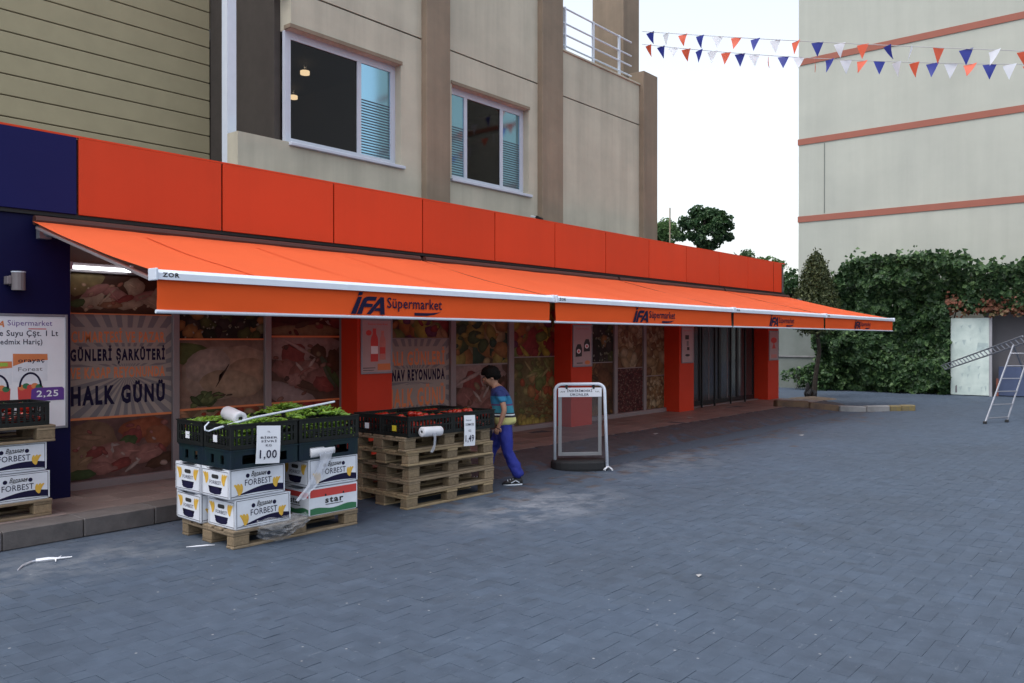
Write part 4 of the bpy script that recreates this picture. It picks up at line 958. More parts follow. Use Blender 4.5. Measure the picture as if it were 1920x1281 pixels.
p0 = make_pallet('scuffed wooden pallet on the paving under the banana cartons', 'wooden pallets')
P1 = (3.54, 5.72, -1.5); p0.location = (P1[0], P1[1], 0); p0.rotation_euler = (0, 0, R(P1[2]))
P2 = (5.43, 5.78, -1.2)
for k, lb in enumerate(['bottom pallet of the tall stack, flat on the paving', 'second pallet from the ground in the tall stack', 'middle pallet of the tall stack beside the walking boy', 'fourth pallet from the ground in the tall stack', 'topmost pallet of the tall stack, under the tomato crates']):
    o = dup(p0, (P2[0] + random.uniform(-.03, .03), P2[1] + random.uniform(-.02, .03), PH * k), P2[2] + random.uniform(-1.2, 1.2), lb)
    for ch in o.children:
        if k in (0, 3) and ch.data.materials[0] == M['wood']:
            ch.data = ch.data.copy(); ch.data.materials[0] = M['wood_new']
dup(p0, (1.70, 7.40, STEP_Z), .5, 'dark pallet on the stone step under two banana cartons')
dup(p0, (1.72, 7.41, STEP_Z + PH + .48), -.8, 'wooden pallet laid on top of two banana cartons against the navy pier')

# ------------------------------------------------------------------ cartons
BW, BD, BH = .50, .40, .24
def frames(): return ((0, -.0008, 0), (1, 0, 0), (0, 0, 1)), ((-.0008, BD, 0), (0, -1, 0), (0, 0, 1))
def carton_body(t, m=None):
    mb = MB(); mb.box(.004, BW - .004, .004, BD - .004, 0, BH - .03, m or M['card'], ch=.006); mb.build('inner_box', None, t)
    mb = MB(); e = .005
    mb.box(0, BW, 0, e, .012, BH - .004, m or M['card']); mb.box(0, BW, BD - e, BD, .012, BH - .004, m or M['card'])
    for x0, x1 in ((0, e), (BW - e, BW)):                              # ends dip in the middle, as the lids of banana cartons do
        poly = [(e, .012)] + [(BD - e, .012)] + [(e + (BD - 2 * e) * (1 - k / 10), BH - .004 - .022 * math.sin(math.pi * k / 10)) for k in range(11)]
        n = len(poly); P = [(x0, y, z) for y, z in poly] + [(x1, y, z) for y, z in poly]
        mb.add(P, [tuple(range(n)), tuple(range(2 * n - 1, n - 1, -1))] + [(i, n + i, n + (i + 1) % n, (i + 1) % n) for i in range(n)], m or M['card'])
    mb.box(.006, BW - .006, .006, .10, BH - .012, BH - .006, m or M['card']); mb.box(.006, BW - .006, BD - .10, BD - .006, BH - .012, BH - .006, m or M['card'])
    mb.build('lid', None, t)
def banana(mb, F, cx, cz, s, flip=1):
    for k, (dx, rot) in enumerate(((-.30, .45), (0, .12), (.30, -.22))):
        pts = []
        for q in range(9):
            a = -1.0 + 2.0 * q / 8; pts.append((math.cos(a) * .80 - .3, math.sin(a)))
        for q in range(9):
            a = 1.0 - 2.0 * q / 8; pts.append((math.cos(a) * .22 - .2, math.sin(a) * .92))
        c, n = math.cos(rot), math.sin(rot)
        mb.fpoly(F, [(cx + flip * s * (dx * .9 + x * c - y * n), cz + s * (x * n + y * c)) for x, y in pts], M['yellow_ink'], .0006 + .0002 * k)
def frame_line(mb, F, w, h, m=M['navy_ink'], i=.012, tkn=.004):
    for a, b, c, d in ((i, w - i, i + .008, i + .008 + tkn), (i, w - i, h - i - tkn, h - i), (i, i + tkn, i, h - i), (w - i - tkn, w - i, i, h - i)): mb.frect(F, a, b, c, d, m, .0004)
def make_banana_box(label, group):
    t = thing('banana_carton', label, 'carton', (0, 0, 0), 0, group); carton_body(t)
    FL, FE = frames(); FB = ((BW, BD + .0008, 0), (-1, 0, 0), (0, 0, 1)); FR_ = ((BW + .0008, 0, 0), (0, 1, 0), (0, 0, 1))
    for F in (FL, FB):
        mb = MB(); frame_line(mb, F, BW, BH); n = 16
        top = [(.016 + (BW - .032) * k / n, .045 + .030 * math.sin(k / n * 3.6 - .9) + .018 * k / n) for k in range(n + 1)]
        for k in range(n): mb.fpoly(F, [(top[k][0], .024 + .012 * math.sin(k / n * 3)), (top[k + 1][0], .024 + .012 * math.sin((k + 1) / n * 3)), top[k + 1], top[k]], M['navy_ink'], .0005)
        banana(mb, F, .075, .075, .055); banana(mb, F, .425, .095, .050, -1)
        for x in (.16, .35): mb.fellipse(F, x, .175, .017, .017, M['navy_ink'], .0005)
        mb.build('side_print', None, t)
        mb = MB(); mb.text(F, 'FORBEST', .135, .375, .098, .146, M['navy_ink'], .0009, .004); mb.build('lettering', None, t); mb = MB(); mb.text(F, 'Bananas', .19, .33, .165, .206, M['ink'], .0009, .012, .45); mb.fpoly(F, [(.20, .156), (.21, .155), (.33, .182), (.325, .186)], M['ink'], .0009); mb.build('lettering', None, t)
    for F in (FE, FR_):
        mb = MB(); frame_line(mb, F, BD, BH - .012); banana(mb, F, .06, .150, .055); banana(mb, F, .335, .150, .055, -1)
        mb.fpoly(F, [(.11, .05), (.13, .035), (.20, .028), (.27, .035), (.29, .05), (.275, .085), (.30, .09), (.29, .062), (.20, .055), (.11, .062), (.10, .09), (.125, .085)], M['navy_ink'], .0005)
        mb.fpoly(F, [(.13, .05), (.27, .05), (.26, .082), (.20, .09), (.14, .082)], M['navy_ink'], .0007)
        mb.build('end_print', None, t)
        mb = MB(); mb.text(F, 'FORBEST', .12, .285, .108, .136, M['navy_ink'], .0009, .004); mb.build('lettering', None, t)
        mb = MB(); P = [(.165 + .012 * math.cos(a) if False else (.165 if abs(a) > 1.6 else .235) + .016 * math.cos(a), .172 + .016 * math.sin(a)) for a in [R(d) for d in range(-90, 91, 22)] + [R(d) for d in range(95, 270, 22)]]
        P = [(.235 + .016 * math.cos(R(d)), .168 + .016 * math.sin(R(d))) for d in range(-90, 91, 22)] + [(.165 + .016 * math.cos(R(d)), .168 + .016 * math.sin(R(d))) for d in range(90, 271, 22)]
        mb.fpoly(F, P, M['dark'], .0011); mb.build('hand_hole', None, t)
    return t
def make_star_box(label):
    t = thing('fruit_carton', label, 'carton'); carton_body(t)
    FL, FE = frames()
    for F, w in ((FL, BW), (FE, BD)):
        mb = MB(); mb.frect(F, .01, w - .01, .155, .222 if w == BW else .200, M['red_ink'], .0004)
        n = 10; mb.fpoly(F, [(.01, .012)] + [(w - .01, .012)] + [(w - .01 - (w - .02) * k / n, .058 + .010 * math.sin(k * .9)) for k in range(n + 1)], M['green_ink'], .0004)
        for x in (.33, .70): mb.fellipse(F, w * x, .165, .010, .010, M['ink'], .0008)
        mb.build('side_print' if w == BW else 'end_print', None, t)
        mb = MB(); mb.text(F, 'star', w * .32, w * .70, .095, .142, M['ink'], .0008, .035); mb.frect(F, w * .33, w * .69, .080, .086, M['ink'], .0008); mb.build('lettering', None, t)
    return t
def pl1(x, y, z, P=P1):
    c, s = math.cos(R(P[2])), math.sin(R(P[2])); return (P[0] + x * c - y * s, P[1] + x * s + y * c, z)
G = 'white banana cartons stacked by the shop'
b0 = make_banana_box('lower white banana carton at the near corner of the pallet, clear wrap bunched against it', G)
b0.location = pl1(.03, .02, PH); b0.rotation_euler = (0, 0, R(P1[2] + .5))
dup(b0, pl1(-.02, .02, PH + BH), P1[2] + 1.2, 'upper white banana carton at the near corner, directly below the 1,00 price card')
dup(b0, pl1(-.02, .455, PH), P1[2] - .8, 'lower white banana carton at the back of the pallet beside the window wall')
dup(b0, pl1(-.03, .44, PH + BH), P1[2] + .4, 'upper white banana carton at the back of the pallet, under the dark green crate')
dup(b0, pl1(.70, .015, PH + BH), P1[2] - 1.0, 'white banana carton lying on the red white and green carton')
st = make_star_box('red white and green fruit carton standing on the pallet under a banana carton'); st.location = pl1(.70, .01, PH); st.rotation_euler = (0, 0, R(P1[2]))
for o in bpy.data.objects:
    if o.name.startswith('banana_carton'): o.rotation_euler.x = R(random.uniform(-.5, .5)); o.rotation_euler.y = R(random.uniform(-.5, .5))
dup(b0, (2.385, 7.42, STEP_Z + PH), .8, 'lower white banana carton on the stone step against the navy pier')
dup(b0, (2.36, 7.43, STEP_Z + PH + BH), -.6, 'upper white banana carton on the step, below the small tomato crate')

# ------------------------------------------------------------------ plastic crates
CW, CD, CH = .60, .40, .185
def make_crate(label, group, m, h=CH, shallow=False):
    t = thing('crate', label, 'crate', (0, 0, 0), 0, group)
    mb = MB(); mb.box(.01, CW - .01, .01, CD - .01, .004, .014, m); mb.build('floor', None, t)
    for nm, L, fr in (('long_side', CW, lambda a, b, c, d, e, f: (a, b, c, d, e, f)), ('short_side', CD, lambda a, b, c, d, e, f: (c, d, a, b, e, f))):
        for o_, oo in ((0, .012), ((CD if nm == 'long_side' else CW) - .012, (CD if nm == 'long_side' else CW))):
            mb = MB()
            def bb(a, b, e, f, d=0):
                mb.box(*fr(a, b, o_ + d, oo - d, e, f), m)
            if shallow:
                bb(0, L, 0, .03); bb(0, L, h - .035, h)
                for c in (0, L / 2 - .05, L - .10): bb(c, c + .10, .03, h - .035, .001)
            else:
                bb(0, L, 0, .035); bb(0, L, h - .03, h); bb(0, L, h * .48, h * .48 + .014, .001)
                n = int(L / .045)
                for k in range(n + 1):
                    c = (L - .018) * k / n; bb(c, c + .018, .035, h - .03, .0015)
                for k in range(3): bb(.08, L - .08, .045 + k * .016, .053 + k * .016, .003)
            mb.build(nm, None, t)
    for x, y in ((0, 0), (CW - .03, 0), (0, CD - .03), (CW - .03, CD - .03)): mb = MB(); mb.box(x - .002, x + .032, y - .002, y + .032, 0, h + .012, m, ch=.004); mb.build('corner_post', None, t)
    mb = MB()
    for a, b, c, d in ((-.006, CW + .006, -.006, .014), (-.006, CW + .006, CD - .014, CD + .006), (-.006, .014, .014, CD - .014), (CW - .014, CW + .006, .014, CD - .014)): mb.box(a, b, c, d, h + .0005, h + .011, m)
    mb.build('rim', None, t); return t
def tagcard(t, y, m=M['paper'], z=.05):
    mb = MB(); mb.box(-.006, -.003, y - .03, y + .03, z, z + .055, m); mb.build('tag', None, t)
low = make_crate('shallow dark green crate on the near banana carton, under peppers', 'shallow dark green crates', M['crate_green'], .135, True)
Z1 = PH + 2 * BH
low.location = pl1(-.02, .0, Z1); low.rotation_euler = (0, 0, R(P1[2]))
dup(low, pl1(-.02, .405, Z1), P1[2], 'shallow dark green crate at the back corner on the rear banana carton')
dup(low, pl1(.60, .0, Z1), P1[2], 'shallow dark green crate behind the white bag roll on the pallet')
dup(low, pl1(.60, .405, Z1), P1[2], 'shallow dark green crate at the hidden far corner of the pallet')
Z2 = Z1 + .148
pc = make_crate('black crate of green peppers at the near corner, holding the 1,00 card', 'black crates of green peppers', M['crate']); tagcard(pc, .22)
pc.location = pl1(-.02, 0, Z2); pc.rotation_euler = (0, 0, R(P1[2]))
dup(pc, pl1(-.03, .41, Z2), P1[2] + .8, 'black crate of green peppers beneath the hooked white rod end, nearest the windows')
tag_pc = [c for c in pc.children if c.name.startswith('tag')]
crate_np = dup(pc, pl1(.60, .0, Z2), P1[2] - 1, 'black crate heaped with light green peppers behind the bag roll')
crate_np2 = dup(pc, pl1(.60, .41, Z2), P1[2] + .5, 'black crate of green peppers at the back, next to the first pillar')
for c in (crate_np, crate_np2):
    for ch in list(c.children):
        if ch.name.startswith('tag'): bpy.data.objects.remove(ch)
ZT = 5 * PH
tc_ = make_crate('black tomato crate at the near corner of the tall pallet stack, yellow tag', 'black crates of tomatoes', M['crate']); tagcard(tc_, .2, mat('yellow_tag', (.62, .50, .03), .6))
tc_.location = pl1(0, 0, ZT, P2); tc_.rotation_euler = (0, 0, R(P2[2]))
q = dup(tc_, pl1(0, .405, ZT, P2), P2[2] + .8, 'black tomato crate with a white tag on the tall pallet stack')
for ch in q.children:
    if ch.name.startswith('tag'): ch.data = ch.data.copy(); ch.data.materials[0] = M['paper']
q2 = dup(tc_, pl1(.60, 0, ZT, P2), P2[2] - 1.2, 'black tomato crate behind the 1,49 price card')
q3 = dup(tc_, pl1(.60, .41, ZT, P2), P2[2] + 1, 'black tomato crate at the back of the tall stack beside the boy')
q4 = dup(tc_, (2.28, 7.42, STEP_Z + 2 * PH + 2 * BH), 0, 'black tomato crate on the wooden pallet against the navy pier')
for c in (q2, q3, q4):
    for ch in list(c.children):
        if ch.name.startswith('tag'): bpy.data.objects.remove(ch)

# vegetables: the ones on top singly, the fill below as one mass
def pepper_mesh(seed):
    rs = random.Random(seed); mb = MB(); L = rs.uniform(.10, .15); bend = rs.uniform(-.04, .04); n = 7
    path = [(L * (k / n - .5), bend * math.sin(math.pi * k / n), .006 * math.sin(k * 1.7 + seed)) for k in range(n + 1)]
    mb.tube(path, [.004, .010, .0115, .011, .010, .008, .006, .0015], 6, M['pepper'])
    mb.tube([(path[0][0] - .025, path[0][1] + .006, .004), path[0]], [.0018, .0025], 4, M['calyx']); return mb
def tomato_mesh(seed):
    rs = random.Random(seed); mb = MB(); n, k = 10, 7; r = rs.uniform(.030, .037); pts = []
    for j in range(1, k):
        a = math.pi * j / k
        for i in range(n): b = 2 * math.pi * i / n; w = 1 + .04 * math.cos(5 * b); pts.append((r * w * math.sin(a) * math.cos(b), r * w * math.sin(a) * math.sin(b), r * .82 * math.cos(a) - .003 * (j == 1)))
    F = [(j * n + i, (j + 1) * n + i, (j + 1) * n + (i + 1) % n, j * n + (i + 1) % n) for j in range(k - 2) for i in range(n)]
    pts += [(0, 0, r * .72), (0, 0, -r * .82)]; b = len(pts)
    F += [(b - 2, i, (i + 1) % n) for i in range(n)] + [(b - 1, (k - 2) * n + (i + 1) % n, (k - 2) * n + i) for i in range(n)]
    mb.add(pts, F, M['tomato'])
    for i in range(5):
        a = i * 1.2566; mb.add([(0, 0, r * .76), (.007 * math.cos(a + .5), .007 * math.sin(a + .5), r * .78), (.022 * math.cos(a), .022 * math.sin(a), r * .80)], [(0, 1, 2)], M['calyx'])
    mb.tube([(0, 0, r * .72), (.003, .002, r * 1.05)], .002, 4, M['calyx']); return mb
PM = [pepper_mesh(s) for s in range(5)]; PMD = [m.data('pepper', smooth=True) for m in PM]
TM = [tomato_mesh(s) for s in range(4)]; TMD = [m.data('tomato', smooth=True) for m in TM]
def fill_mass(name, label, cat, crate, meshes, z0, z1, n, heap):
    mb = MB(); cr = crate.matrix_basis if False else Matrix.Translation(crate.location) @ Matrix.Rotation(crate.rotation_euler.z, 4, 'Z')
    for _ in range(n):
        src = random.choice(meshes); T = Matrix.Translation((random.uniform(.05, CW - .05), random.uniform(.05, CD - .05), random.uniform(z0, z1))) @ Matrix.Rotation(random.uniform(0, 6.28), 4, 'Z') @ Matrix.Rotation(random.uniform(-.4, .4), 4, 'Y')
        b = len(mb.v); mb.v += [tuple(cr @ T @ Vector(p)) for p in src.v]; mb.c += src.c
        off = [mb.mi(m) for m in src.mats]
        for f, k in zip(src.f, src.m): mb.f.append(tuple(b + i for i in f)); mb.m.append(off[k])
    o = mb.build(name, smooth=True); tag(o, label, cat, kind='stuff'); return cr
def on_top(name, label, cat, group, cr, datas, n, zf, tilt):
    for _ in range(n):
        x, y = random.uniform(.06, CW - .06), random.uniform(.05, CD - .05)
        o = obj(name, random.choice(datas)); o.matrix_world = cr @ Matrix.Translation((x, y, zf(x, y))) @ Matrix.Rotation(random.uniform(0, 6.28), 4, 'Z') @ Matrix.Rotation(random.uniform(-tilt, tilt), 4, 'Y')
        tag(o, label, cat, group)
def heapf(base, top): return lambda x, y: base + top * max(0, 1 - ((x - .3) / .32) ** 2) * max(0, 1 - ((y - .2) / .23) ** 2) + random.uniform(0, .02)
pcs = [o for o in bpy.data.objects if o.name.startswith('crate') and o.get('group') == 'black crates of green peppers']
tcs = [o for o in bpy.data.objects if o.name.startswith('crate') and o.get('group') == 'black crates of tomatoes']
WHERE_P = {pc.name: 'in the crate at the near corner, above the price card', crate_np.name: 'in the tall heap behind the bag roll', crate_np2.name: 'in the heap at the back next to the first pillar'}
WHERE_T = {tc_.name: 'in the near corner crate with the yellow tag', q.name: 'in the crate with the white tag', q2.name: 'in the crate behind the 1,49 card', q3.name: 'in the back crate beside the boy', q4.name: 'in the small crate against the navy pier'}
for c in pcs:
    hp = .10 if c is crate_np or c is crate_np2 else .035; w_ = WHERE_P.get(c.name, 'in the crate nearest the windows, below the rod hook')
    cr = fill_mass('pepper_fill', 'green peppers packed down ' + w_, 'peppers', c, PM, .02, .155, 170, 0)
    on_top('pepper', 'long green pepper lying loose ' + w_, 'pepper', 'loose green peppers ' + w_, cr, PMD, 52, heapf(.155, hp), .35)
for c in tcs:
    w_ = WHERE_T[c.name]
    cr = fill_mass('tomato_fill', 'red tomatoes packed down ' + w_, 'tomatoes', c, TM, .03, .09, 55, 0)
    on_top('tomato', 'ripe red tomato on top ' + w_, 'tomato', 'loose tomatoes ' + w_, cr, TMD, 20, heapf(.112, .075 if c in (q2, tc_) else .035), .5)

# ------------------------------------------------------------------ price cards, bag rolls, rod, wrap
def price_card(label, loc, rz, lean, lines, w=.21, h=.297):
    t = thing('price_card', label, 'price card', loc, rz); t.rotation_euler = (R(-lean[0]), R(lean[1]), R(rz))
    mb = MB(); n = 6; pts = []
    for j in range(n + 1):
        for k in (0, 1): pts.append((w * (k - .5), -.010 * math.sin(math.pi * j / n) * .6, h * (j / n)))
    pts += [(p[0], p[1] + .0015, p[2]) for p in pts]; N = 2 * (n + 1)
    mb.add(pts, [(2 * j, 2 * j + 1, 2 * j + 3, 2 * j + 2) for j in range(n)] + [(N + 2 * j, N + 2 * j + 2, N + 2 * j + 3, N + 2 * j + 1) for j in range(n)] + [(2 * j, 2 * j + 2, N + 2 * j + 2, N + 2 * j) for j in range(n)] + [(2 * j + 1, N + 2 * j + 1, N + 2 * j + 3, 2 * j + 3) for j in range(n)], M['paper'])
    mb.build('sheet', None, t)
    F = ((-w / 2, -.0085, 0), (1, 0, 0), (0, 0, 1))
    for tx, x0, x1, z0, z1, b in lines: mb = MB(); mb.text(F, tx, w * x0, w * x1, h * z0, h * z1, M['navy_ink'], 0, b); mb.build('lettering', None, t)
x, y, z = pl1(.285, -.026, Z1 + .02)
price_card('white card lettered for peppers at 1,00, taped to the pepper crate', (x, y, z), P1[2] - 2, (3, 4), [('BİBER', .16, .86, .66, .73, .01), ('SİVRİ', .18, .84, .56, .63, .01), ('KG', .38, .62, .45, .51, .01), ('TL', .42, .56, .82, .86, .01), ('1,00', .14, .86, .10, .36, .012)])
x, y, z = pl1(.80, -.03, ZT - .15, P2)
price_card('white card lettered for tomatoes at 1,49, hung on the tomato crate', (x, y, z), P2[2] - 2, (2, 2), [('SERADAN', .12, .62, .82, .86, .01), ('DOMATES', .10, .86, .66, .74, .012), ('KG', .38, .60, .46, .53, .01), ('1,49', .10, .86, .10, .36, .012)], .155, .31)
def roll(label, c, axis, L, r, tail=None):
    t = thing('bag_roll', label, 'bag roll', c); a = Vector(axis).normalized(); mb = MB(); n = 22
    u = a.cross(Vector((0, 0, 1))).normalized(); w = u.cross(a)
    prof = [(-.5, .35), (-.5, 1.0 - .06), (-.485, 1.0), (-.2, 1.02), (.1, .99), (.3, 1.015), (.485, 1.0), (.5, .94), (.5, .35), (.42, .33), (-.42, .33), (-.5, .35)]
    pts = [a * (L * p) + (u * math.cos(6.2832 * k / n) + w * math.sin(6.2832 * k / n)) * (r * q * (1 + .015 * math.sin(k * 2.1 + p * 9))) for p, q in prof for k in range(n)]
    mb.add(pts, [(i * n + k, i * n + (k + 1) % n, (i + 1) * n + (k + 1) % n, (i + 1) * n + k) for i in range(len(prof) - 1) for k in range(n)], M['roll']); mb.build('roll', None, t, smooth=True)
    mb = MB(); mb.tube([a * (-L * .46), a * (L * .46)], r * .32, 12, M['dark']); mb.build('core', None, t)
    if tail:
        mb = MB(); pts = []; n = len(tail)
        for i, (p, wd) in enumerate(tail):
            p = Vector(p)
            for k in range(5): q = (k / 4 - .5) * wd; pts.append(p + a * q + Vector((0, -.008 * math.sin(k * 2.3 + i), .004 * math.cos(k * 3 + i))))
        mb.add(pts, [(i * 5 + k, (i + 1) * 5 + k, (i + 1) * 5 + k + 1, i * 5 + k + 1) for i in range(n - 1) for k in range(4)], M['film_white']); mb.build('loose_film', None, t, smooth=True)
    return t
M['film_white'] = glass_mat('milky_film', (.9, .92, .97), .58, .2, film=(.72, .75, .84))
def camray(px, py, Z): 
    Xc = (px - 960) / 1560 * Z; return (Z * ca + Xc * sa, Z * sa - Xc * ca, CAM_H + (636 - py) * Z / 1560)
RT = Vector((sa, -ca, 0))
roll('crumpled white bag roll lying on the pepper crates below the pole', pl1(.16, .26, Z2 + CH + .055), RT * .30 + Vector((-.30, -.55, -.10)), .26, .055)
roll('white bag roll resting on the upper carton, film trailing over the boxes', pl1(.83, .035, Z1 + .055), (1, .02, .03), .25, .047,
     [((.02, -.05, -.005), .14), ((.01, -.062, -.06), .13), ((-.03, -.07, -.12), .12), ((-.09, -.078, -.19), .13), ((-.16, -.088, -.27), .10), ((-.22, -.095, -.31), .08), ((-.27, -.10, -.36), .10)])
roll('white bag roll tied to the tomato crate with a short film tail', pl1(.24, -.055, ZT + .045, P2), (1, -.02, -.04), .25, .047,
     [((.0, -.05, -.01), .05), ((.0, -.052, -.06), .04), ((-.005, -.054, -.12), .045), ((-.03, -.06, -.16), .05), ((-.06, -.065, -.19), .02)])
t = thing('hook_rod', 'long white rod with a hooked end lying across the pepper crates', 'rod', pl1(.4, .3, Z2 + CH + .05))
c0 = Vector(t.location); A0 = Vector(pl1(-.10, .10, Z2 + CH - .02)); B0 = Vector(pl1(1.04, .12, Z2 + CH + .125))
mb = MB(); mb.tube([A0 - c0, A0.lerp(B0, .3) - c0 + Vector((0, 0, .02)), B0 - c0], .009, 8, M['white_metal'])
d_ = (B0 - A0).normalized(); h0 = A0 - c0
mb.tube([h0, h0 - d_ * .05 + Vector((0, -.01, -.004)), h0 - d_ * .075 + Vector((0, 0, .008)), h0 - d_ * .06 + Vector((0, .03, .03)), h0 - d_ * .02 + Vector((0, .04, .055))], .006, 6, M['white_metal']); mb.build('rod', None, t)
# bunched clear wrap hanging at the near edge of the pallet
mb = MB(); nu, nv = 22, 14; pts = []
for j in range(nv + 1):
    for k in range(nu + 1):
        u, v = k / nu, j / nv; x = .18 + .46 * u; wob = nz(u * 7, v * 6, 3) * .035 + nz(u * 17, v * 15, 6) * .014
        pts.append(pl1(x + .03 * nz(u * 5, v * 5, 9), -.03 - .05 * math.sin(math.pi * v) * (1 - .4 * abs(u - .6)) - wob, .20 - .19 * v * (.45 + .55 * math.sin(math.pi * min(1, u * .9 + .1))) + .02 * nz(u * 6, 2)))
mb.add(pts, [(j * (nu + 1) + k, (j + 1) * (nu + 1) + k, (j + 1) * (nu + 1) + k + 1, j * (nu + 1) + k + 1) for j in range(nv) for k in range(nu)], M['film'])
tag(mb.build('stretch_wrap'), 'crumpled clear stretch wrap bunched at the pallet edge below the carton', 'plastic wrap')

# ------------------------------------------------------------------ pavement sign
t = thing('pavement_sign', 'white tubular swing sign with empty poster pocket on a black rubber base', 'sign', (8.50, 5.96, 0), -50.3 + 7)
W, Hh, rr = .31, 1.06, .085
path = [(-W, .03, .05), (-W, .02, Hh - rr)] + [(-W + rr - rr * math.cos(R(a)), .02 - .02 * a / 90, Hh - rr + rr * math.sin(R(a))) for a in range(15, 91, 15)] + [(W - rr + rr * math.sin(R(a)), -.02 * a / 90, Hh - rr + rr * math.cos(R(a))) for a in range(0, 91, 15)] + [(W, -.16, .045)]
mb = MB(); mb.tube(path, .020, 10, M['white_metal']); mb.build('tube_frame', None, t, smooth=True)
mb = MB(); n = 22; ring = []
for k in range(n):
    a = 2 * math.pi * k / n; ring.append((.365 * (abs(math.cos(a)) ** .75) * math.copysign(1, math.cos(a)), .20 * (abs(math.sin(a)) ** .8) * math.copysign(1, math.sin(a))))
prof = [(0, .97), (.03, 1.0), (.10, 1.0), (.118, .96), (.122, .88)]
mb.add([(x * s, y * s, z) for z, s in prof for x, y in ring] , [(j * n + k, j * n + (k + 1) % n, (j + 1) * n + (k + 1) % n, (j + 1) * n + k) for j in range(len(prof) - 1) for k in range(n)] + [tuple(range(4 * n, 5 * n)), tuple(range(n - 1, -1, -1))], M['rubber']); mb.build('base', None, t)
iw = W - .035
mb = MB()
for a, b, c, d in ((-iw, -iw + .045, .17, .90), (iw - .045, iw, .17, .90), (-iw + .045, iw - .045, .17, .215)): mb.box(a, b, -.014, .006, c, d, mat('grey_sign_frame', (.23, .235, .25), .5, var=.1), ch=.003)
mb.build('panel_frame', None, t)
mb = MB(); mb.box(-iw + .045, iw - .045, -.006, -.002, .215, .90, M['sign_pane'] if 'sign_pane' in M else glass_mat('clear_sign_pocket', (.86, .86, .88), .965, .12, film=(.4, .4, .42))); mb.build('poster_pocket', None, t)
mb = MB(); mb.box(-iw, iw, -.018, .006, .90, 1.015, M['paper'], ch=.004); hd = mb.build('header_board', None, t)
F = ((-iw, -.0188, .90), (1, 0, 0), (0, 0, 1)); mb = MB(); w = 2 * iw
mb.text(F, 'İNDİRİMDEKİ', w * .20, w * .78, .062, .100, M['navy_ink'], 0, .02); mb.text(F, 'ÜRÜNLER', w * .27, w * .70, .014, .052, M['navy_ink'], 0, .02)
for s in (0, 1):
    f = lambda x: w * (x if s == 0 else 1 - x)
    for k in range(3): mb.fpoly(F, [(f(.05 + .035 * k), .060 - .008 * s), (f(.075 + .035 * k), .078), (f(.085 + .035 * k), .070), (f(.06 + .035 * k), .056)], M['grey_ink'])
mb.build('lettering', None, hd)
mb = MB()
for x in (-.17, .17): mb.box(x - .012, x + .012, -.022, .03, 1.0, 1.05, M['black_metal'])
mb.build('hanger_clip', None, t)
mb = MB()
for k in range(5):
    a = k * 1.3; mb.tube([(W, -.17, .05), (W + .05 * math.cos(a), -.17 + .03 * math.sin(a), .03 + .02 * math.sin(k * 2)), (W + .075 * math.cos(a + .3), -.17 + .05 * math.sin(a), .008)], [.010, .008, .004], 5, M['paper'])
mb.build('knotted_tape', None, t)

# ------------------------------------------------------------------ walking boy
boy = thing('person', 'boy in blue striped polo shirt and royal blue trousers walking past the pallet stack', 'person', (7.10, 6.00, 0), 127)
def skin_mesh(name, verts, edges, radii, roots, m, sub=2, fold=0.0):
    me = bpy.data.meshes.new(name); me.from_pydata(verts, edges, []); o = bpy.data.objects.new(name, me); col.objects.link(o)
    sk = o.modifiers.new('s', 'SKIN'); sk.use_smooth_shade = True
    for i, v in enumerate(me.skin_vertices[0].data):
        r_ = radii[i]; v.radius = r_ if isinstance(r_, tuple) else (r_, r_); v.use_root = i in roots
    sb = o.modifiers.new('d', 'SUBSURF'); sb.levels = sub; sb.render_levels = sub
    dg = bpy.context.evaluated_depsgraph_get(); m2 = bpy.data.meshes.new_from_object(o.evaluated_get(dg)); m2.name = name
    bpy.data.objects.remove(o); m2.materials.clear(); m2.materials.append(m)
    if fold:
        for v in m2.vertices: v.co += v.normal * fold * (noise.noise((v.co.x * 16, v.co.y * 16, v.co.z * 9)) + .6 * noise.noise((v.co.x * 34 + 5, v.co.y * 34, v.co.z * 26)))
    m2.polygons.foreach_set('use_smooth', [True] * len(m2.polygons)); return m2
class SK:
    def __init__(s): s.v = []; s.e = []; s.r = []; s.roots = []
    def p(s, co, r, par=None):
        s.v.append(co); s.r.append(r); i = len(s.v) - 1
        if par is None: s.roots.append(i)
        else: s.e.append((par, i))
        return i
    def chain(s, pts, par=None):
        for co, r in pts: par = s.p(co, r, par)
        return par
    def mesh(s, name, m, sub=2, fold=0.0): return skin_mesh(name, s.v, s.e, s.r, s.roots, m, sub, fold)
# joints: x ahead, y towards the body's own near side, z up
S = SK()
pel = S.p((-.01, 0, .70), (.045, .05))
sp = S.p((.01, 0, .81), (.07, .085), pel); chs = S.p((.02, 0, .94), (.092, .12), sp); nk0 = S.p((.045, 0, 1.05), (.06, .085), chs)
nk = S.p((.075, 0, 1.105), .042, nk0); hd0 = S.p((.105, 0, 1.155), (.062, .058), nk); hd1 = S.p((.115, 0, 1.225), (.082, .074), hd0); hd2 = S.p((.115, 0, 1.285), (.055, .050), hd1)
fc = S.p((.165, 0, 1.165), (.040, .042), hd0); ns = S.p((.212, 0, 1.172), .010, fc)
JL = dict(sh=(.015, .135, 1.03), el=(-.02, .172, .84), wr=(.05, .165, .675)); JR = dict(sh=(.05, -.125, 1.03), el=(.07, -.17, .84), wr=(.19, -.15, .70))
hands = []
for J in (JL, JR):
    a = S.p(J['sh'], .042, nk0); b = S.chain([(tuple((Vector(J['sh']) * .5 + Vector(J['el']) * .5)), .037), (J['el'], .031), (tuple(Vector(J['el']) * .5 + Vector(J['wr']) * .5), .028), (J['wr'], .021)], a)
    d = (Vector(J['wr']) - Vector(J['el'])).normalized(); pm_ = Vector(J['wr']) + d * .045; h = S.p(tuple(pm_), (.024, .014), b); hands.append((J, pm_, d))
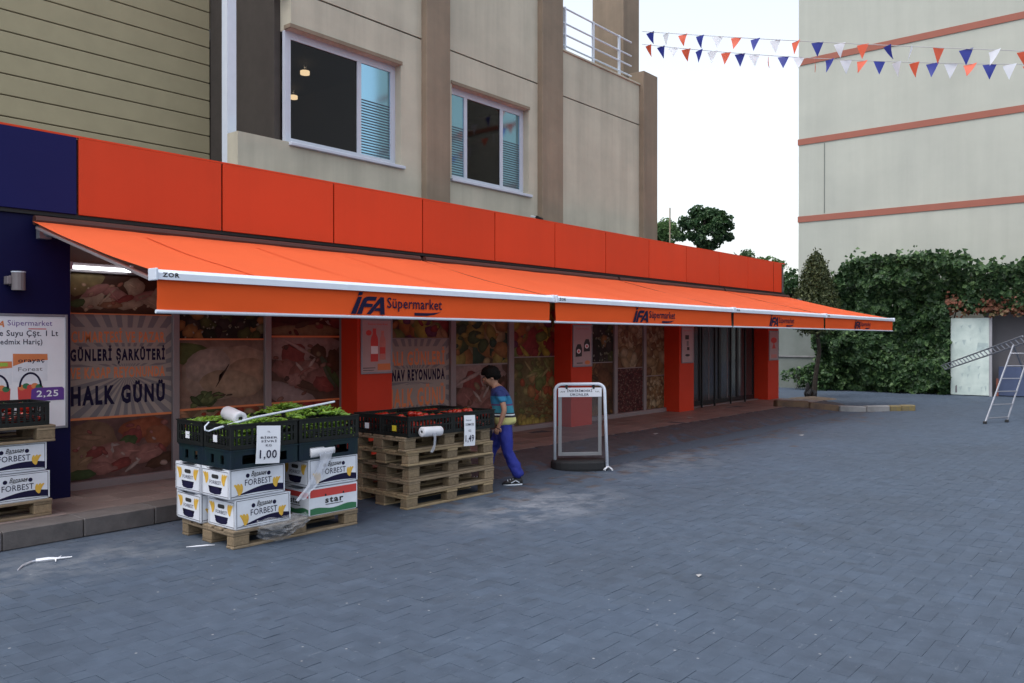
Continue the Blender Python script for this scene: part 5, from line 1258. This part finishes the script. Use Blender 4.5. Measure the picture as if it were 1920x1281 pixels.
legs = (dict(h=(-.005, .07, .64), k=(-.04, .075, .36), a=(-.185, .075, .085)), dict(h=(.01, -.07, .64), k=(.15, -.07, .375), a=(.24, -.07, .075)))
for L in legs:
    a = S.p((L['h'][0] - .01, L['h'][1] * .55, L['h'][2] - .06), .028, pel); S.chain([(tuple(Vector(L['h']) * .45 + Vector(L['k']) * .55), .06), (L['k'], .034), (tuple(Vector(L['k']) * .6 + Vector(L['a']) * .4), .034), (L['a'], .03)], a)
for J, pm_, d in hands:                                                # five fingers each, curled
    side = Vector((0, 0, 1)).cross(d).normalized(); fw = side.cross(d).normalized() * -1; 
    for i, (o_, ln) in enumerate(((-.020, .050), (-.007, .058), (.007, .054), (.019, .042))):
        b0_ = pm_ + fw * o_; S.chain([(tuple(b0_), .009), (tuple(b0_ + d * .03), .0085), (tuple(b0_ + d * (.03 + ln * .45) - side * .012), .0078), (tuple(b0_ + d * (.03 + ln * .65) - side * .032), .0065)])
    b0_ = pm_ - fw * .02 - d * .02; S.chain([(tuple(b0_), .010), (tuple(b0_ - fw * .018 + d * .02), .009), (tuple(b0_ - fw * .022 + d * .045 - side * .012), .0075)])
obj('body', S.mesh('body', M['skin']), boy)
# shirt with horizontal stripes
m = bpy.data.materials.new('striped_polo_knit'); m.use_nodes = True; n = m.node_tree.nodes; l = m.node_tree.links
tcn = n.new('ShaderNodeTexCoord'); sx_ = n.new('ShaderNodeSeparateXYZ'); l.new(tcn.outputs['Object'], sx_.inputs[0])
mr = n.new('ShaderNodeMapRange'); mr.inputs['From Min'].default_value = .60; mr.inputs['From Max'].default_value = 1.10; l.new(sx_.outputs['Z'], mr.inputs[0])
cr_ = n.new('ShaderNodeValToRGB'); cr_.color_ramp.interpolation = 'CONSTANT'; els = cr_.color_ramp.elements
stops = [(0, (.52, .50, .20)), (.30, (.02, .02, .03)), (.345, (.62, .66, .68)), (.375, (.02, .02, .03)), (.40, (.03, .20, .27)), (.56, (.10, .045, .14)), (.60, (.02, .16, .30)), (.78, (.014, .025, .12))]
els[0].position = 0; els[0].color = (*stops[0][1], 1); els[1].position = stops[1][0]; els[1].color = (*stops[1][1], 1)
for q_, c_ in stops[2:]: e = els.new(q_); e.color = (*c_, 1)
l.new(mr.outputs[0], cr_.inputs[0]); l.new(cr_.outputs[0], n['Principled BSDF'].inputs['Base Color']); n['Principled BSDF'].inputs['Roughness'].default_value = .85
nb = n.new('ShaderNodeTexNoise'); nb.inputs['Scale'].default_value = 14; l.new(tcn.outputs['Object'], nb.inputs['Vector']); bp = n.new('ShaderNodeBump'); bp.inputs['Strength'].default_value = .5; bp.inputs['Distance'].default_value = .02; l.new(nb.outputs[0], bp.inputs['Height']); l.new(bp.outputs[0], n['Principled BSDF'].inputs['Normal'])
S = SK(); a = S.p((-.015, 0, .645), (.118, .135)); b = S.chain([((-.005, 0, .72), (.116, .132)), ((.006, 0, .82), (.112, .130)), ((.018, 0, .94), (.112, .136)), ((.045, 0, 1.045), (.082, .10)), ((.068, 0, 1.09), .054)], a)
for J in (JL, JR): S.chain([(J['sh'], .060), (tuple(Vector(J['sh']) * .35 + Vector(J['el']) * .65), .056)], 4)
obj('polo_shirt', S.mesh('polo_shirt', m, 3, .010), boy)
S = SK(); a = S.p((-.008, 0, .655), (.098, .108)); S.p((-.006, 0, .75), (.084, .094), a)
for L in legs: S.chain([(L['h'], .088), (tuple(Vector(L['h']) * .45 + Vector(L['k']) * .55), .074), (L['k'], .064), (tuple(Vector(L['k']) * .5 + Vector(L['a']) * .5), .068), (tuple(Vector(L['k']) * .05 + Vector(L['a']) * .95 + Vector((0, 0, -.02))), .072)], a)
obj('trousers', S.mesh('trousers', M['pants'], 3, .014), boy)
mb = MB(); nu, nv = 48, 30; hc = Vector((.108, 0, 1.228)); pts = []
for j in range(nv + 1):
    th = math.pi * j / nv
    for k in range(nu):
        ph = 2 * math.pi * k / nu; d = Vector((math.sin(th) * math.cos(ph), math.sin(th) * math.sin(ph), math.cos(th)))
        low = .08 * nz(ph * 2, 3) + math.pi * (.43 if abs(ph) < .9 or ph > 5.38 else .62 if (ph < 1.75 or ph > 4.53) else .76)
        r_ = 1 + .09 * nz(d.x * 3.1, d.y * 3.1, d.z * 3.1 + 4) + .09 * nz(d.x * 11, d.y * 11, d.z * 6)
        if th > low: r_ *= max(.55, 1 - (th - low) * 1.6)
        d = Matrix.Rotation(R(16), 3, 'Y') @ d
        pts.append(hc + Vector((d.x * .108, d.y * .092, d.z * .098)) * r_)
mb.add(pts, [(j * nu + k, (j + 1) * nu + k, (j + 1) * nu + (k + 1) % nu, j * nu + (k + 1) % nu) for j in range(nv) for k in range(nu)], M['hair'])
mb.build('hair', None, boy, smooth=True)
for s in (-1, 1):
    mb = MB(); mb.tube([(.186, s * .026, 1.196), (.198, s * .027, 1.194)], .006, 8, M['ink']); mb.build('eye', None, boy)
    mb = MB(); mb.tube([(.098, s * .060, 1.182), (.092, s * .080, 1.192)], [.020, .013], 8, M['skin']); mb.build('ear', None, boy)
mb = MB(); mb.tube([(.196, -.016, 1.142), (.203, 0, 1.141), (.196, .016, 1.142)], .004, 5, M['red_ink']); mb.build('mouth', None, boy)
for L, pitch in ((legs[0], -28), (legs[1], 6)):
    mb = MB(); n = 12; pts = []
    stn = [(-.075, .022, .05), (-.06, .036, .075), (-.01, .036, .085), (.05, .040, .062), (.10, .042, .045), (.135, .034, .035), (.155, .012, .02)]
    for x, hw, hh in stn:
        for k in range(n): q_ = 2 * math.pi * k / n; pts.append((x, hw * math.cos(q_), max(-.0, hh * .5 + hh * .5 * math.sin(q_))))
    mb.add(pts, [(j * n + k, j * n + (k + 1) % n, (j + 1) * n + (k + 1) % n, (j + 1) * n + k) for j in range(len(stn) - 1) for k in range(n)] + [tuple(range(n - 1, -1, -1)), tuple(range((len(stn) - 1) * n, len(stn) * n))], M['ink'])
    mb.box(-.07, .145, -.040, .040, -.012, .004, M['white_metal'], ch=.006)
    for x in (.02, .05, .08): mb.tube([(x, -.034, .03), (x + .01, -.02, .066 - x * .2), (x + .01, .02, .066 - x * .2), (x, .034, .03)], .005, 5, M['white_metal'])
    mb.tube([(-.04, .037, .02), (.0, .040, .045), (.05, .040, .02)], .006, 5, M['white_metal']); mb.tube([(-.04, -.037, .02), (.0, -.040, .045), (.05, -.040, .02)], .006, 5, M['white_metal'])
    o = mb.build('shoe', None, boy, smooth=False); o.location = (L['a'][0] + (.02 if pitch > 0 else .055), L['a'][1], .012 if pitch > 0 else .014); o.rotation_euler = (0, R(4 if pitch < 0 else -3), 0)
for ch in boy.children:                                               # the boy leans into his step, head down
    if ch.name.startswith('shoe'): continue
    for v in ch.data.vertices:
        if v.co.z > .70: v.co.x += .085 * (v.co.z - .70)
    ch.data.update()
bag = thing('carry_bag', 'dark blue cloth bag hanging from the hand of the walking boy', 'bag', (0, 0, 0), 127)
hb = Matrix.Translation(boy.location) @ Matrix.Rotation(R(127), 4, 'Z') @ Vector((.215, -.145, .64)); bag.location = hb
mb = MB(); n = 12; pts = []
for z, rx, ry in ((-.20, .03, .02), (-.19, .07, .04), (-.12, .075, .045), (-.06, .06, .035), (-.02, .025, .015)):
    for k in range(n): q_ = 2 * math.pi * k / n; pts.append((rx * math.cos(q_) * (1 + .12 * math.sin(k * 2.7 + z * 40)), ry * math.sin(q_), z))
mb.add(pts, [(j * n + k, j * n + (k + 1) % n, (j + 1) * n + (k + 1) % n, (j + 1) * n + k) for j in range(4) for k in range(n)] + [tuple(range(n - 1, -1, -1)), tuple(range(4 * n, 5 * n))], mat('dark_blue_cloth', (.012, .016, .05), .8, var=.3)); mb.build('pouch', None, bag, smooth=True)
mb = MB(); mb.tube([(-.02, 0, -.03), (-.012, 0, .02), (.012, 0, .02), (.02, 0, -.03)], .005, 5, M['white_metal']); mb.build('strap', None, bag)

# ------------------------------------------------------------------ white panel, board, ladders
t = thing('white_panel', 'weak reflections of sky and pennants painted on a white panel beside the ivy', 'panel', (26.62, 5.12, 0), -90)  # mirror-like door: reflections of sky and bunting painted as colour and flat marks
mb = MB(); mb.box(-.49, .49, 0, .05, .02, 2.22, mat('weathered_white_sheet', (.60, .68, .64), .55, dark=(.40, .49, .47), scale=2.2), ch=.006); mb.build('sheet', None, t)
F = ((-.49, -.0012, 0), (1, 0, 0), (0, 0, 1)); mk = mat('faint_grey_reflection', (.30, .37, .38), .7, dark=(.44, .54, .53), scale=8)
for (z, xs_) in ((1.98, (.28, .5, .8)), (1.58, (.15, .36, .58)), (.87, (.5, .75)), (.60, (.28, .5, .75)), (.22, (.26, .52, .76, .9))):
    for x in xs_:
        x += random.uniform(-.05, .05); dz = random.uniform(-.05, .05); s = random.uniform(.025, .06); mb = MB(); mb.fpoly(F, [(x - s, z + dz + random.uniform(-.02, .03)), (x + s * random.uniform(.4, 1), z + dz + .03), (x + random.uniform(-.04, .02), z + dz - random.uniform(.06, .18))], mk); mb.build('pennant_reflection', None, t)
mb = MB(); mb.fpoly(F, [(.12, .08), (.17, .08), (.165, .30), (.125, .27)], M['grey_ink']); mb.build('small_grey_patch', None, t); mb = MB(); mb.fpoly(F, [(.66, 1.28), (.96, 1.32), (.96, 1.50), (.70, 1.52)], mk); mb.build('small_grey_patch', None, t)
mb = MB(); mb.box(.495, .56, -.01, .06, 0, 2.24, mat('pale_post', (.33, .33, .36), .6, var=.1)); mb.build('edge_post', None, t)
t = thing('blue_board', 'dull blue board leaning on the mauve grey wall', 'board', (26.95, 4.15, 0), -90)
mb = MB(); mb.box(-.30, .62, 0, .04, .02, .84, mat('dull_blue_board', (.06, .085, .17), .7, var=.2, scale=3), ch=.005); mb.build('sheet', None, t)
mb = MB(); mb.box(-.36, -.302, -.01, .05, 0, .5, M['stripe_red']); mb.build('prop', None, t)
def ladder(name, label, a0, a1, b0, b1, nr, r=.022, steps=True):
    """rails a0-a1 and b0-b1 in world space with nr rungs"""
    t = thing(name, label, 'ladder', tuple((Vector(a0) + Vector(b0)) / 2)); c = Vector(t.location)
    for p, q_ in ((a0, a1), (b0, b1)): mb = MB(); mb.tube([Vector(p) - c, Vector(q_) - c], r, 6, M['alu']); mb.build('rail', None, t)
    for k in range(nr):
        u = (k + .35) / nr; mb = MB(); mb.tube([Vector(a0).lerp(Vector(a1), u) - c, Vector(b0).lerp(Vector(b1), u) - c], r * .8, 6, M['alu']); mb.build('rung', None, t)
    return t
def gp(px, py):
    z_ = CAM_H * 1560 / (py - 636); return camray(px, py, z_)
f1, f2 = gp(1847, 795), gp(1888, 792); f1 = (f1[0], f1[1], .012); f2 = (f2[0], f2[1], .012)
ap = camray(1900, 648, 16.9); bp_ = camray(1934, 648, 16.7)
L1 = ladder('step_ladder', 'aluminium step ladder standing on the paving at the forecourt edge', f1, ap, f2, bp_, 6, .017)
c = Vector(L1.location); dv = (Vector(ap) - Vector(f1)); hz = Vector((dv.x, dv.y, 0))
mb = MB()
for top, foot in ((ap, f1), (bp_, f2)): mb.tube([Vector(top) - c, Vector(top) + hz * 1.1 - c - Vector((0, 0, top[2] - .012))], .02, 6, M['alu'])
mb.tube([Vector(ap) + hz * .8 - c - Vector((0, 0, top[2] * .72)), Vector(bp_) + hz * .8 - c - Vector((0, 0, top[2] * .72))], .014, 6, M['alu']); mb.build('rear_frame', None, L1)
mb = MB()
for p in (f1, f2): mb.box(p[0] - c.x - .045, p[0] - c.x + .045, p[1] - c.y - .03, p[1] - c.y + .03, -c.z, -c.z + .05, M['rubber'], ch=.006)
mb.build('rubber_foot', None, L1)
e0 = Vector(camray(1768, 690, 23.2)); e1 = Vector(camray(1905, 642, 16.9)); dd = (e1 - e0).normalized(); sd_ = dd.cross(Vector((0, 0, 1))).normalized() * .05 + Vector((0, 0, .055))
e1 = e0 + dd * ((e1 - e0).length + .6)
ladder('extension_ladder', 'long aluminium ladder lying across the step ladder with its tip in the ivy', tuple(e0 + sd_), tuple(e1 + sd_), tuple(e0 - sd_), tuple(e1 - sd_), 22, .016)

# ------------------------------------------------------------------ kerb line, pennants, litter
kb = thing('kerb', 'short line of worn kerb stones with a yellow end beyond the last pillar', 'kerb', (20.3, 5.1, 0))
KA, KB = Vector((17.62, 7.18, 0)), Vector((20.36, 5.03, 0)); kd = (KB - KA).normalized(); kn = Vector((-kd.y, kd.x, 0)) * -1
if kn.x < 0: kn = -kn
KL = (KB - KA).length; u = 0.0
for L_, m in ((.78, M['soil_brown']), (.74, M['soil_brown']), (.68, M['kerb']), (.60, M['kerb']), (.30, M['yellow_paint']), (.36, M['yellow_paint'])):
    p = KA + kd * (u + L_ / 2); mb = MB(); hw = L_ / 2 - .008; mb.box(-hw, hw, -.09, .09, -.12, .125 + random.uniform(-.006, .006), m, ch=.02)
    o = mb.build('kerb_stone', None, kb); o.location = (p.x - 20.3, p.y - 5.1, ground_z(p.x, p.y)); o.rotation_euler = (random.uniform(-.02, .02), (ground_z(*(p - kd * .3).xy) - ground_z(*(p + kd * .3).xy)) / .6, math.atan2(kd.y, kd.x) + random.uniform(-.02, .02)); u += L_
mb = MB(); n = 16; pts = [(21.9, 8.3, .10)]
for k in range(n): q_ = 2 * math.pi * k / n; pts.append((22.6 + .75 * math.cos(q_), 8.15 + .6 * math.sin(q_), .0))
pts[0] = (22.6, 8.15, .07); mb.add(pts, [(0, 1 + k, 1 + (k + 1) % n) for k in range(n)], mat('dry_earth', (.12, .085, .06), .95, var=.4, scale=9, bump=.5))
tag(mb.build('soil_bed'), 'low heap of bare earth round the cypress trunk', kind='structure')
mb = MB()
for k in range(9): a = random.uniform(0, 6.28); mb.tube([(.09 * math.cos(a), .09 * math.sin(a), 0), (.12 * math.cos(a + .4), .12 * math.sin(a + .4), .12), (.07 * math.cos(a + 1), .07 * math.sin(a + 1), random.uniform(.2, .42))], [.05, .06, .03], 6, mat('dark_rag', (.02, .02, .024), .9, var=.4))
o = mb.build('rag'); o.location = (22.85, 8.3, 0); tag(o, 'dark cloth bundled round the foot of the cypress trunk', 'cloth')

def bunting(label, a, b, sag, n, phase, w=.20, h=.235):
    t = thing('bunting', label, 'bunting', a, 0, 'pennant strings over the forecourt'); A_, B_ = Vector(a), Vector(b); d = B_ - A_
    def pt(u): return d * u - Vector((0, 0, 4 * sag * u * (1 - u)))
    mb = MB(); mb.tube([pt(k / 24) for k in range(25)], .006, 5, M['cord']); mb.build('cord', None, t)
    ang = math.atan2(d.y, d.x)
    for i in range(n):
        u = (i + .5) / n; p = pt(u)
        k = (i + phase) % 3; mname = ('flag_blue', 'flag_white', 'flag_red')[k]
        mb = MB(); cv = random.uniform(-.05, .05); rows = 4; pts = []
        for j in range(rows + 1):
            v = j / rows; hw = w / 2 * (1 - v) + .002
            for q_ in (-1, 0, 1): pts.append((q_ * hw + cv * .4 * v * v, cv * v * v + .012 * (1 - abs(q_)) * math.sin(v * 3 + i), -.006 - h * v))
        mb.add(pts, [(j * 3 + q_, (j + 1) * 3 + q_, (j + 1) * 3 + q_ + 1, j * 3 + q_ + 1) for j in range(rows) for q_ in (0, 1)], M[mname])
        o = mb.build('pennant', None, t, smooth=True); o.location = p; o.rotation_euler = (random.gauss(0, .18), random.gauss(0, .05), ang + random.gauss(0, .35) + (random.choice([.9, -.8]) if random.random() < .22 else 0))
bunting('lower string of orange, white and blue pennants crossing in front of the pale gable', camray(1204, 84, 16.85), camray(1990, 122, 12.6), .10, 26, 2)
bunting('upper string of pennants, higher and flatter, mostly above the frame edge', camray(1204, 60, 16.9), camray(2010, 100, 11.6), .03, 19, 0)
def scrap(name, label, pts2, loc, m, cat, group=None, lift=.012):
    mb = MB(); n = len(pts2); top = [(x, y, lift * abs(math.sin(i * 1.9)) + .003) for i, (x, y) in enumerate(pts2)]
    c_ = (sum(p[0] for p in top) / n, sum(p[1] for p in top) / n, lift * .6 + .004); mb.add(top + [c_], [(i, (i + 1) % n, n) for i in range(n)], m)
    o = mb.build(name); o.location = (loc[0], loc[1], ground_z(loc[0], loc[1]) + .002); tag(o, label, cat, group)
M['scrap'] = mat('grimy_paper', (.34, .34, .35), .8, var=.2, scale=20)
scrap('paper_scrap', 'torn white paper scrap on the paving in front of the glass doors', [(0, 0), (.10, -.02), (.16, .04), (.07, .10), (-.03, .06)], (13.94, 7.3), M['scrap'], 'litter')
scrap('paper_scrap', 'small white scrap in the open middle of the forecourt', [(0, 0), (.09, .0), (.12, .05), (.02, .07)], (13.78, 5.14), M['scrap'], 'litter')
scrap('paper_scrap', 'white scrap under the awning edge beyond the pavement sign', [(0, 0), (.07, -.02), (.11, .03), (.03, .06)], (11.55, 6.65), M['scrap'], 'litter')
scrap('paper_scrap', 'pale grey crumpled scrap on the near paving, low in the picture', [(0, 0), (.03, -.01), (.05, .015), (.02, .03)], (5.15, 2.63), M['scrap'], 'litter')
mb = MB(); mb.tube([(-.38, -.17, .006), (-.30, -.06, .012), (-.20, 0, .018), (-.16, .0, .02)], [.006, .01, .012, .008], 5, M['film_white']); mb.tube([(-.16, .0, .02), (-.06, -.03, .02), (.02, -.06, .016), (.14, -.08, .01)], [.02, .022, .012, .006], 5, M['paper']); mb.tube([(.02, -.06, .016), (.07, .0, .02)], [.010, .005], 5, M['paper']); mb.tube([(0, -.05, .016), (-.03, -.13, .008)], [.010, .004], 5, M['paper'])
o = mb.build('plastic_strap'); o.location = (2.55, 6.5, 0); o.scale = (.75, .75, .75); tag(o, 'twisted white plastic strap lying below the stone step', 'litter')
mb = MB(); mb.tube([(-.17, -.03, .005), (-.05, -.01, .01), (.08, .03, .014), (.15, .08, .008)], [.003, .008, .008, .003], 5, M['paper'])
o = mb.build('paper_strip'); o.location = (3.43, 6.0, 0); o.rotation_euler = (0, 0, -.95); o.scale = (.62, .62, .8); tag(o, 'curled white paper strip on the paving beside the pallet corner', 'litter')
